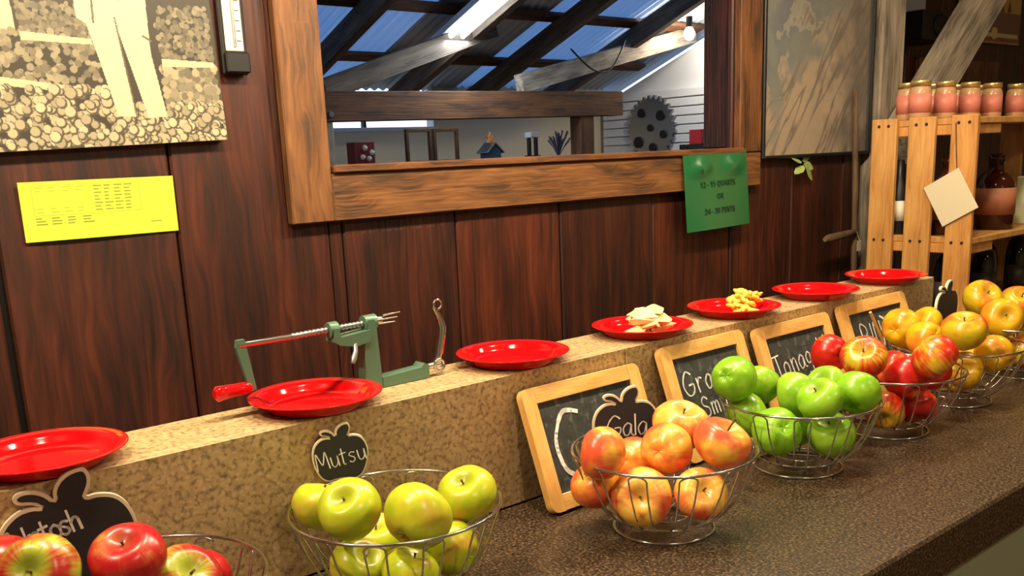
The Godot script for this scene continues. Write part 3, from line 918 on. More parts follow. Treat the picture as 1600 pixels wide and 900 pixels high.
	part(o, "paper", sheet(0.268, 0.101, 12, 4, func(u, v): return 0.002 * sin(u * 5.0) + 0.002 * v), print_mat(im, 0.7))
	# green notice in a glossy sleeve
	o = thing("green_notice", "green paper sign in a glossy clear sleeve reading 24-30 PINTS", "notice", Vector3(2.285, 1.338, WZ + 0.04))
	o.rotation = Vector3(-0.06, 0, 0.02)
	var crumple := FastNoiseLite.new()
	crumple.seed = 3
	crumple.frequency = 1.0
	var sl := func(u, v): return 0.008 * sin(u * PI) * (1.0 - v) + 0.011 * pow(sin(u * TAU), 2.0) * smoothstep(0.6, 0.82, v) * (1.0 - smoothstep(0.78, 1.0, v)) + 0.004 * maxf(0.0, v - 0.6) * crumple.get_noise_2d(u * 5.0, v * 3.0)
	var film := StandardMaterial3D.new()
	film.albedo_color = col(24, 98, 56)
	film.roughness = 0.28
	film.metallic_specular = 0.7
	part(o, "sleeved_paper", sheet(0.292, 0.218, 48, 36, sl), film)
	for q in [["1", -0.08, 0.055], ["12 - 15 QUARTS", 0.0, 0.018], ["OR", 0.005, -0.018], ["24 - 30 PINTS", 0.0, -0.058]]:
		var d: float = 0.008 * (0.5 - q[2] / 0.218) + (0.013 if q[2] > 0.04 else 0.0012)
		part(o, "lettering", letters(q[0], 0.017), mat(col(14, 46, 30), 0.7), at(q[1], q[2], d))
	# relief picture behind glass, right
	var pw := 250
	var ph := 230
	im = Image.create(pw, ph, false, Image.FORMAT_RGB8)
	var nz := FastNoiseLite.new()
	nz.seed = 9
	nz.frequency = 0.012
	nz.fractal_octaves = 5
	for y in ph:
		for x in pw:
			var d := (x * 0.62 + y * 0.78)
			var n := nz.get_noise_2d(x * 1.3, y * 1.3)
			var ridge := absf(nz.get_noise_2d((x + y * 0.72) * 2.0, (y - x) * 0.22 + 300))
			var land := clampf((d - 105.0) / 60.0 + n * 1.6, 0.0, 1.0)
			var shade := clampf((x - 150) / 90.0 + n, 0.0, 1.0)
			var c := col(104, 108, 100).lerp(col(84, 86, 96), clampf(n * 2.0 + 0.5, 0, 1))
			var lc := col(158, 138, 112).lerp(col(96, 80, 66), clampf(1.0 - ridge * 7.0, 0, 1))
			lc = lc.lerp(col(78, 66, 58), shade * 0.75)
			c = c.lerp(lc, land)
			if absf(land - 0.3) < 0.2 and n > 0.02: c = c.lerp(col(176, 172, 136), 0.4)
			im.set_pixel(x, y, c)
	o = thing("framed_picture", "large grey-brown relief picture behind glass in a thin black frame", "picture", Vector3(2.83, 1.7, WZ + 0.012))
	part(o, "print", sheet(0.6, 0.552), print_mat(im, 0.6), at(0, 0, 0.003))
	for q in [[-0.305, -0.284, -0.305, 0.284], [0.305, -0.284, 0.305, 0.284]]:
		board(o, "frame_rail", Vector3(q[0], q[1], 0.004), Vector3(q[2], q[3], 0.004), 0.014, 0.028, M.black)
	board(o, "frame_rail", Vector3(-0.298, -0.279, 0.004), Vector3(0.298, -0.279, 0.004), 0.01, 0.028, M.black)
	board(o, "frame_rail", Vector3(-0.298, 0.279, 0.004), Vector3(0.298, 0.279, 0.004), 0.01, 0.028, M.black)
	var glass := StandardMaterial3D.new()
	glass.albedo_color = Color(0.95, 0.97, 0.97, 0.06)
	glass.transparency = BaseMaterial3D.TRANSPARENCY_ALPHA
	glass.roughness = 0.03
	part(o, "glass", sheet(0.596, 0.55), glass, at(0, 0, 0.012))
	# leaf sprig under the picture
	o = thing("leaf_sprig", "small pale green leaf sprig tucked under the framed picture", "leaves", Vector3(2.76, 1.39, WZ + 0.01))
	var leaf := PackedVector2Array([Vector2(0, 0), Vector2(0.012, 0.012), Vector2(0.03, 0.016), Vector2(0.048, 0.008), Vector2(0.056, 0), Vector2(0.046, -0.008), Vector2(0.028, -0.013), Vector2(0.01, -0.009)])
	for q in [[-0.03, 0.012, 2.9], [-0.01, 0.014, 0.4], [0.0, 0.004, -0.3], [0.012, -0.006, -0.9], [-0.02, 0.0, 3.6]]:
		part(o, "leaf", extrude(leaf, 0.0015), mat(col(150, 168, 96), 0.6), Transform3D(Basis(Vector3(0, 0, 1), q[2]) * Basis(Vector3.RIGHT, 0.3 * q[2]), Vector3(q[0], q[1], 0.004 + absf(q[2]) * 0.004)))
	# old tool pole with a side grip
	o = thing("tool_pole", "weathered wooden tool pole with a side grip leaning at the wall", "tool", Vector3(3.0, 0, WZ + 0.07))
	part(o, "pole", tube(tp([[0.012, 0.0, 0.03], [0.004, 0.8, 0.0], [0, 1.3, -0.01], [-0.008, 1.62, -0.02]]), [0.012, 0.011, 0.01, 0.009], 12), M.pole)
	part(o, "grip", tube(tp([[0.0, 1.162, 0.0], [-0.03, 1.162, 0.004], [-0.1, 1.158, 0.006], [-0.18, 1.154, 0.006], [-0.2, 1.153, 0.006]]), [0.007, 0.01, 0.013, 0.014, 0.008], 12), M.pole)
	o = thing("price_tag", "tiny white price tag hanging from the wooden grip", "tag", Vector3(2.978, 1.118, WZ + 0.095))
	slab(o, "card", Vector3(-0.012, -0.018, -0.0008), Vector3(0.012, 0.018, 0.0008), M.paper, 0.0004)
	part(o, "string", tube(tp([[0, 0.018, 0], [0.002, 0.032, -0.006], [0.0, 0.046, -0.01]]), 0.0008, 5), M.paper)

# ---------------------------------------------------------------- chalkboards and apple signs
func chalkboard(x0: float, x1: float, h: float, lines: Array, label: String) -> void:
	var w := x1 - x0
	var o := thing("chalkboard", label, "chalkboard", Vector3((x0 + x1) / 2, CT + 0.003, -1.018), "framed chalkboards leaning on the backsplash")
	o.rotation.x = -0.36
	var fw := 0.026
	slab(o, "slate", Vector3(-w / 2 + 0.012, 0.012, -0.004), Vector3(w / 2 - 0.012, h - 0.012, 0.002), M.slate, 0.0005)
	# four rails, outer corners rounded on the long rails
	for s in [-1.0, 1.0]:
		var pts := PackedVector2Array()
		for k in 7:
			var a := PI + PI / 2 * k / 6.0
			pts.append(Vector2(0.014 + cos(a) * 0.014, 0.014 + sin(a) * 0.014))
		pts.append(Vector2(fw, 0)); pts.append(Vector2(fw, h))
		for k in 7:
			var a := PI / 2 + PI / 2 * k / 6.0
			pts.append(Vector2(0.014 + cos(a) * 0.014, h - 0.014 + sin(a) * 0.014))
		if s > 0:
			for k in pts.size(): pts[k].x = -pts[k].x
		part(o, "frame_rail", extrude(pts, 0.014), M.frame, at(-w / 2 if s < 0 else w / 2, 0, 0))
	board(o, "frame_rail", Vector3(-w / 2 + fw, fw / 2, 0), Vector3(w / 2 - fw, fw / 2, 0), fw, 0.0135, M.frame, Vector3(0, 0, 1), 0.001)
	board(o, "frame_rail", Vector3(-w / 2 + fw, h - fw / 2, 0), Vector3(w / 2 - fw, h - fw / 2, 0), fw, 0.0135, M.frame, Vector3(0, 0, 1), 0.001)
	for q in lines:
		part(o, "chalk_lettering", chalk(q[0], q[1], Vector2(-w / 2 + q[2], q[3]), q[4], q[5]), M.chalk, at(0, 0, 0.0028))

func apple_outline(s: float) -> PackedVector2Array:
	var raw := [0, -.46, -.12, -.47, -.25, -.5, -.38, -.42, -.48, -.22, -.51, .02, -.46, .2, -.34, .31, -.22, .33, -.15, .31, -.22, .35, -.31, .36, -.35, .41, -.3, .46, -.2, .46, -.11, .41, -.06, .34, -.07, .41, -.03, .49, .05, .55, .17, .57, .21, .5, .2, .41, .14, .32, .24, .34, .38, .3, .47, .18, .51, 0, .47, -.22, .38, -.42, .25, -.5, .12, -.47]
	var p := PackedVector2Array()
	for i in range(0, raw.size(), 2):
		p.append(Vector2(raw[i], raw[i + 1]) * s)
	for pass_ in 2:                       # round the outline by cutting corners
		var q := PackedVector2Array()
		for i in p.size():
			var a := p[i]
			var b := p[(i + 1) % p.size()]
			q.append(a.lerp(b, 0.25))
			q.append(a.lerp(b, 0.75))
		p = q
	return p

func apple_sign(pos: Vector3, yaw: float, size: float, text: String, tsize: float, tpos: Vector2, slant: float, label: String, spacing := 1.0) -> void:
	var o := thing("apple_sign", label, "sign", pos, "apple-shaped chalk signs")
	o.rotation.y = yaw
	var outer := apple_outline(size)
	part(o, "board", extrude(outer, 0.006), M.sign_edge)
	var inner := Geometry2D.offset_polygon(outer, -size * 0.028)
	var big: PackedVector2Array = inner[0]
	for q in inner:
		if q.size() > big.size(): big = q
	part(o, "chalk_face", extrude(big, 0.0012), M.sign_black, at(0, 0, 0.0034))
	part(o, "stake", tube(tp([[0, -size * 0.42, -0.006], [0, CT + 0.02 - pos.y, -0.006]]), 0.0028, 8), M.frame)
	if text != "":
		part(o, "chalk_lettering", chalk(text, tsize, tpos, slant, size * 0.02, spacing), M.chalk, at(0, 0, 0.0043))

func boards() -> void:
	chalkboard(0.923, 1.187, 0.196, [["C", 0.1, 0.045, 0.048, 0.0, 0.007], ["r", 0.05, 0.1, 0.06, 0.0, 0.004]], "wood-framed chalkboard with a big chalk C behind the peach-coloured apples")
	chalkboard(1.248, 1.486, 0.21, [["Granny", 0.043, 0.042, 0.114, 0.06, 0.0032], ["Smith", 0.036, 0.075, 0.07, 0.06, 0.003]], "wood-framed chalkboard lettered Granny Smith behind the green apples")
	chalkboard(1.523, 1.778, 0.204, [["Jonagold", 0.045, 0.034, 0.095, 0.1, 0.0032]], "wood-framed chalkboard lettered Jonagold")
	chalkboard(1.824, 2.096, 0.21, [["PIN", 0.055, 0.06, 0.1, 0.02, 0.0035], [")", 0.06, 0.15, 0.1, 0.0, 0.005]], "wood-framed chalkboard lettered PIN nearest the far end")
	apple_sign(Vector3(0.262, 1.062, -1.088), -0.15, 0.145, "McIntosh", 0.026, Vector2(-0.07, -0.004), 0.2, "black apple-shaped chalk sign lettered in white behind the red apples at left", 0.78)
	apple_sign(Vector3(0.604, 1.085, -1.078), -0.4, 0.074, "Mutsu", 0.023, Vector2(-0.031, -0.02), 0.16, "small black apple-shaped sign lettered Mutsu behind the yellow-green apples")
	apple_sign(Vector3(1.06, 1.045, -0.99), -0.55, 0.106, "Gala", 0.034, Vector2(-0.03, -0.02), 0.02, "black apple-shaped sign lettered Gala in front of a chalkboard")
	apple_sign(Vector3(2.13, 1.09, -1.0), 0.0, 0.1, "", 0.02, Vector2.ZERO, 0.0, "dark apple-shaped sign seen edge-on at the end of the ledge")
	var o := thing("wooden_stick", "thin wooden stick standing in the Jonagold basket before the PIN board", "stick")
	part(o, "dowel", tube(tp([[1.837, 1.112, -1.02], [1.895, 1.04, -1.02]]), 0.003, 8), M.frame)

# ---------------------------------------------------------------- wire baskets and apples
const BOWL := [[0.022, 0.074], [0.03, 0.086], [0.05, 0.1035], [0.08, 0.1185], [0.112, 0.1295]]

func make_basket() -> Node3D:
	var o := Node3D.new()
	part(o, "rim", tube(arc(Vector3(0, 0.12, 0), 0.132, 56), 0.0021, 8, true), M.chrome)
	part(o, "bottom_ring", tube(arc(Vector3(0, 0.021, 0), 0.072, 40), 0.0017, 6, true), M.chrome)
	part(o, "inner_ring", tube(arc(Vector3(0, 0.0195, 0), 0.036, 28), 0.0015, 6, true), M.chrome)
	part(o, "base_ring", tube(arc(Vector3(0, 0.0022, 0), 0.073, 40), 0.002, 8, true), M.chrome)
	for k in 4:
		var a := PI / 4 + PI / 2 * k
		var d := Vector3(cos(a), 0, sin(a))
		part(o, "foot_strut", tube(PackedVector3Array([d * 0.073 + Vector3(0, 0.002, 0), d * 0.0725 + Vector3(0, 0.021, 0)]), 0.0015, 6), M.chrome)
	for k in 2:
		var d := Vector3(cos(PI / 2 * k), 0, sin(PI / 2 * k)) * 0.072
		part(o, "bottom_wire", tube(PackedVector3Array([d + Vector3(0, 0.0195, 0), -d + Vector3(0, 0.0195, 0)]), 0.0015, 6), M.chrome)
	# inverted-U side wires
	var pts := PackedVector3Array()
	var hw := 0.0125
	for q in BOWL: pts.append(Vector3(q[1], q[0], -hw * (0.72 + 0.28 * q[0] / 0.112)))
	for k in range(1, 6):
		var a := PI * k / 6.0
		pts.append(Vector3(0.1305, 0.112 + 0.0062 * sin(a), -hw * cos(a)))
	for k in BOWL.size():
		var q: Array = BOWL[BOWL.size() - 1 - k]
		pts.append(Vector3(q[1], q[0], hw * (0.72 + 0.28 * q[0] / 0.112)))
	var loop := tube(pts, 0.0014, 6)
	for k in 12:
		part(o, "wire_loop", loop, M.chrome, Transform3D(Basis(Vector3.UP, TAU * k / 12.0 + 0.1), Vector3.ZERO))
	return o

func apple_mesh(seed_: int, tall: float) -> ArrayMesh:
	var nz := FastNoiseLite.new()
	nz.seed = seed_
	nz.frequency = 0.55
	var st := SurfaceTool.new()
	st.begin(Mesh.PRIMITIVE_TRIANGLES)
	st.set_smooth_group(0)
	var nu := 40
	var nv := 26
	var grid := []
	for j in nv + 1:
		var ph := PI * j / nv
		var row := []
		for i in nu + 1:
			var th := TAU * (i % nu) / nu
			var r := sin(ph) * (1.0 + 0.1 * cos(ph))
			var y := 0.9 * tall * cos(ph) - 0.34 * exp(-pow(ph / 0.34, 2)) + 0.2 * exp(-pow((PI - ph) / 0.3, 2))
			var p := Vector3(cos(th) * r, y, sin(th) * r)
			r = 1.0 + 0.05 * nz.get_noise_3dv(p * 1.4) + 0.018 * cos(th * 5.0 + seed_) * smoothstep(1.6, 3.0, ph)
			row.append(p * r)
		grid.append(row)
	for j in nv:
		for i in nu:
			for c in [[0, 0], [1, 0], [1, 1], [0, 0], [1, 1], [0, 1]]:
				st.set_uv(Vector2(float(i + c[0]) / nu, float(j + c[1]) / nv))
				st.add_vertex(grid[j + c[1]][i + c[0]])
	return finish(st)

func apple_skin(seed_: int, base_a: Color, base_b: Color, blush: Color, amount: float, stripes: float) -> StandardMaterial3D:
	var w := 192
	var h := 96
	var nz := FastNoiseLite.new()
	nz.seed = seed_
	nz.frequency = 0.6
	nz.fractal_octaves = 3
	var out := PackedByteArray()
	out.resize(w * h * 3)
	for y in h:
		var ph := PI * y / h
		for x in w:
			var th := TAU * x / w
			var p := Vector3(cos(th) * sin(ph), cos(ph), sin(th) * sin(ph))
			var c := base_a.lerp(base_b, clampf(nz.get_noise_3dv(p * 2.2) + 0.5, 0, 1))
			var b := nz.get_noise_3dv(p * 1.1 + Vector3(9, 3, 1)) * 1.5 + (amount - 0.5) * 1.6 + 0.5
			b += stripes * nz.get_noise_3dv(Vector3(cos(th) * 14.0, ph * 1.2, sin(th) * 14.0))
			c = c.lerp(blush, clampf(b, 0.0, 1.0) * 0.94)
			c = c.lerp(base_b.lerp(col(120, 110, 50), 0.35), 0.8 * exp(-pow(ph / 0.3, 2)))
			if ((x * 73 + y * 151 + (x * y) % 31 * 17) % 173) == 0: c = c.lerp(col(240, 225, 160), 0.4)
			var i := (y * w + x) * 3
			out[i] = int(c.r * 255.0); out[i + 1] = int(c.g * 255.0); out[i + 2] = int(c.b * 255.0)
	var m := StandardMaterial3D.new()
	m.albedo_texture = ImageTexture.create_from_image(Image.create_from_data(w, h, false, Image.FORMAT_RGB8, out))
	m.roughness = 0.3
	m.metallic_specular = 0.5
	return m

func baskets() -> void:
	var proto := make_basket()
	var bl := [[0.29, -0.966, "chrome wire basket of red apples cut by the left corner"], [0.613, -0.966, "chrome wire basket of yellow-green apples under the Mutsu sign"], [1.013, -0.872, "chrome wire basket of peach and pink apples under the Gala sign"], [1.379, -0.886, "chrome wire basket heaped with bright green apples"], [1.676, -0.885, "chrome wire basket of red striped apples before the Jonagold board"], [1.965, -0.895, "chrome wire basket of golden apples before the PIN board"], [2.29, -0.895, "chrome wire basket of golden apples cut by the right edge"]]
	for k in bl.size():
		var o: Node3D = proto if k == 0 else proto.duplicate()
		o.name = numbered("wire_basket")
		add_child(o)
		o.position = Vector3(bl[k][0], CT + 0.0002, bl[k][1])
		o.rotation.y = 0.17 * k
		tag(o, bl[k][2], "basket", "wire fruit baskets on the counter")
	var meshes := []
	for k in 4: meshes.append(apple_mesh(k * 13 + 2, [0.98, 0.92, 1.05, 0.96][k]))
	var stem := tube(tp([[0, 0.48, 0], [0.01, 0.58, 0.01], [0.03, 0.72, 0.02]]), [0.045, 0.03, 0.045], 7)
	var long_stem := tube(tp([[0, 0.5, 0], [0.01, 0.75, 0.01], [0.05, 1.05, 0.03]]), [0.04, 0.03, 0.045], 7)
	var stem_mat := mat(col(92, 66, 34), 0.8)
	var skins := {
		"mac": [apple_skin(1, col(176, 176, 58), col(150, 170, 50), col(158, 16, 22), 0.62, 0.5), apple_skin(2, col(186, 160, 60), col(160, 60, 40), col(168, 14, 24), 0.92, 0.3)],
		"mutsu": [apple_skin(3, col(166, 184, 32), col(198, 200, 44), col(196, 150, 60), 0.12, 0.1), apple_skin(4, col(186, 190, 40), col(160, 178, 30), col(206, 140, 60), 0.2, 0.1)],
		"gala": [apple_skin(5, col(240, 190, 76), col(236, 170, 66), col(224, 82, 52), 0.5, 0.25), apple_skin(6, col(236, 196, 90), col(240, 180, 70), col(222, 88, 60), 0.36, 0.3)],
		"granny": [apple_skin(7, col(112, 172, 26), col(140, 188, 38), col(150, 200, 60), 0.2, 0.1), apple_skin(8, col(128, 182, 32), col(156, 194, 54), col(120, 170, 40), 0.2, 0.1)],
		"jona": [apple_skin(9, col(214, 168, 40), col(190, 160, 44), col(186, 30, 18), 0.5, 0.8), apple_skin(10, col(200, 150, 40), col(200, 90, 30), col(178, 18, 14), 0.85, 0.6)],
		"gold": [apple_skin(11, col(226, 168, 22), col(206, 170, 30), col(214, 120, 30), 0.2, 0.2), apple_skin(12, col(178, 166, 28), col(206, 168, 30), col(206, 70, 30), 0.34, 0.3)],
	}
	# x, y, z, diameter, skin, tilt to viewer, label
	var A := {
		"mac": [[0.199, 1.086, -0.955, 0.078, 0, 0.85, "green and red apple with its dimple towards the viewer at lower left"], [0.277, 1.082, -0.938, 0.076, 1, 0.35, "deep red apple in front of the black sign at lower left"], [0.335, 1.031, -0.955, 0.082, 0, 0.6, "large red and yellow apple at the front right of the left basket"], [0.187, 1.072, -1.029, 0.073, 1, 0.2, "red apple cut by the left edge behind the green and red one"], [0.374, 1.006, -1.002, 0.068, 1, 0.3, "orange-red apple at the right rim of the left basket"], [0.275, 0.990, -0.931, 0.076, 0, 0.2, ""], [0.307, 0.978, -1.009, 0.076, 1, 0.2, ""]],
		"mutsu": [[0.544, 1.040, -1.029, 0.077, 0, 0.2, "yellow-green apple at the back left, just under the Mutsu sign"], [0.542, 1.055, -0.955, 0.077, 1, 0.5, "yellow-green apple with a tan blush at front left under the Mutsu sign"], [0.591, 1.051, -0.886, 0.085, 0, 0.3, "largest yellow-green apple, front middle of the Mutsu basket"], [0.699, 1.039, -0.929, 0.077, 1, 0.4, "yellow-green apple at the right rim of the Mutsu basket"], [0.657, 0.983, -0.909, 0.072, 1, 0.3, "golden apple low at the right inside the Mutsu basket"], [0.554, 0.974, -0.968, 0.073, 0, 0.5, "green apple low at the left inside the Mutsu basket"], [0.587, 0.975, -0.905, 0.072, 0, 0.2, "green apple low in the front of the Mutsu basket"], [0.612, 0.977, -1.018, 0.076, 0, 0.2, ""]],
		"gala": [[1.079, 1.054, -0.896, 0.086, 1, 0.25, "yellow-peach apple at the top back of the Gala basket"], [1.055, 1.052, -0.802, 0.083, 0, 0.12, "pink and yellow apple with upright stem at the right of the Gala basket"], [1.008, 1.041, -0.864, 0.076, 0, 0.3, "pink-cheeked apple in the centre of the Gala basket"], [0.914, 1.050, -0.897, 0.077, 0, 0.2, "pink and yellow apple at the left rim of the Gala basket"], [0.949, 0.987, -0.857, 0.085, 1, 1.15, "orange apple showing its dimple, low front left of the Gala basket"], [1.008, 0.989, -0.802, 0.076, 1, 0.75, "pale yellow apple low at the front right of the Gala basket"], [1.010, 1.007, -0.930, 0.076, 0, 0.3, "reddish apple half hidden behind the middle of the Gala basket"], [0.935, 0.989, -0.934, 0.076, 0, 0.3, "red apple low at the left inside the Gala basket"]],
		"granny": [[1.301, 1.077, -0.965, 0.078, 0, 0.2, "bright green apple perched highest at the left of the green basket"], [1.395, 1.045, -0.978, 0.075, 1, 0.3, "green apple at the back, right of the highest one"], [1.331, 1.006, -0.958, 0.080, 1, 0.3, "pale green apple at the left rim of the green basket"], [1.307, 0.999, -0.880, 0.083, 0, 0.3, "large green apple low at the front left of the green basket"], [1.394, 1.043, -0.904, 0.075, 1, 0.3, "green apple in the middle of the green basket"], [1.357, 1.050, -0.833, 0.077, 0, 0.4, "green apple in the front middle on top of the green basket"], [1.472, 1.041, -0.893, 0.075, 1, 0.3, "green apple showing its dimple at the back of the green basket"], [1.437, 1.049, -0.816, 0.081, 0, 0.3, "green apple at the right rim of the green basket"], [1.394, 0.983, -0.833, 0.079, 1, 0.4, "green apple low at the front right inside the green basket"], [1.423, 0.977, -0.922, 0.076, 0, 0.2, ""]],
		"jona": [[1.622, 1.064, -0.978, 0.076, 1, 0.2, "red apple at the left, just below the Jonagold lettering"], [1.576, 1.077, -0.883, 0.084, 0, 0.55, "yellow and red striped apple with its dimple at upper right"], [1.662, 1.028, -0.843, 0.082, 1, 0.3, "bright red apple in the front of the Jonagold basket"], [1.639, 1.081, -0.785, 0.086, 0, 0.3, "orange-red and green apple on the right of the Jonagold basket"], [1.619, 0.975, -0.862, 0.075, 0, 0.3, "red apple low at the left inside the Jonagold basket"], [1.710, 0.968, -0.847, 0.077, 1, 0.3, "red apple low at the right inside the Jonagold basket"], [1.754, 1.020, -0.917, 0.075, 1, 0.3, "small red apple behind the yellow striped one"], [1.754, 1.028, -0.843, 0.076, 1, 0.3, ""], [1.614, 1.002, -0.931, 0.076, 0, 0.3, ""], [1.682, 0.977, -0.950, 0.076, 1, 0.3, ""]],
		"gold": [[1.915, 1.070, -0.992, 0.084, 0, 0.2, "golden yellow apple at the left of the golden basket, before the PIN board"], [2.010, 1.066, -0.985, 0.077, 0, 0.3, "yellow apple at the back of the golden basket"], [1.882, 1.060, -0.920, 0.077, 0, 0.3, "golden apple in the front left of the golden basket"], [1.880, 1.085, -0.843, 0.088, 1, 0.25, "large olive-yellow apple on top of the golden basket"], [1.902, 1.002, -0.850, 0.075, 0, 0.9, "yellow apple with its dimple showing low in the golden basket"], [1.971, 1.027, -0.821, 0.078, 0, 0.3, "orange-yellow apple at the right rim of the golden basket"], [1.905, 0.989, -0.931, 0.076, 0, 0.3, ""], [2.033, 0.988, -0.903, 0.076, 0, 0.3, ""], [1.962, 0.976, -0.884, 0.076, 0, 0.3, ""], [1.971, 0.990, -0.965, 0.076, 0, 0.3, ""]],
		"six": [[2.190, 1.062, -0.903, 0.090, 0, 0.8, "yellow apple turned sideways with its dimple to the right"], [2.241, 1.092, -0.969, 0.090, 1, 0.5, "olive and red apple highest of all, below the bottles"], [2.312, 1.077, -0.916, 0.091, 1, 0.4, "orange-red apple cut by the right edge, near the bottles"], [2.234, 0.983, -0.862, 0.082, 1, 0.3, "greenish apple low at the right edge behind the wires"], [2.307, 0.986, -0.829, 0.076, 0, 0.3, ""], [2.350, 0.988, -0.891, 0.076, 0, 0.3, ""], [2.277, 0.978, -0.933, 0.076, 0, 0.3, ""]],
	}
	var named := {"mac": ["red", "left corner"], "mutsu": ["yellow-green", "Mutsu"], "gala": ["peach", "Gala"], "granny": ["green", "green-apple"], "jona": ["red", "Jonagold"], "gold": ["golden", "golden-apple"], "six": ["golden", "rightmost"]}
	var eye := Vector3(0, 1.4585, 0)
	for k in A:
		var sk: Array = skins["gold" if k == "six" else k]
		var n := 0
		for q in A[k]:
			var lb: String = q[6]
			if lb == "": lb = "%s apple buried at the bottom of the %s basket" % named[k]
			var o := thing("apple", lb, "apple", Vector3(q[0], q[1], q[2]), "apples in the %s basket" % named[k][1])
			var to_eye := (eye - o.position).normalized()
			var side := to_eye.cross(Vector3.UP).normalized()
			var t: float = q[5]
			var ax := (Vector3.UP * (1.0 - minf(t, 1.0)) + to_eye * t + side * rng.randf_range(-0.45, 0.45)).normalized()
			if t == 0.2 or t == 0.3:
				ax = (Vector3(rng.randf_range(-1, 1), rng.randf_range(-0.5, 0.8), rng.randf_range(-1, 0.4))).normalized()
			var xx := ax.cross(Vector3(0.3, 0.1, 0.9)).normalized()
			var b := Basis(xx, ax, xx.cross(ax)) * Basis(Vector3.UP, rng.randf() * TAU)
			var s: float = q[3] * 0.494
			part(o, "skin", meshes[(n + k.length()) % 4], sk[q[4]], Transform3D(b.scaled(Vector3.ONE * s), Vector3.ZERO))
			part(o, "stem", long_stem if t == 0.12 else stem, stem_mat, Transform3D(b.scaled(Vector3.ONE * s), Vector3.ZERO))
			n += 1

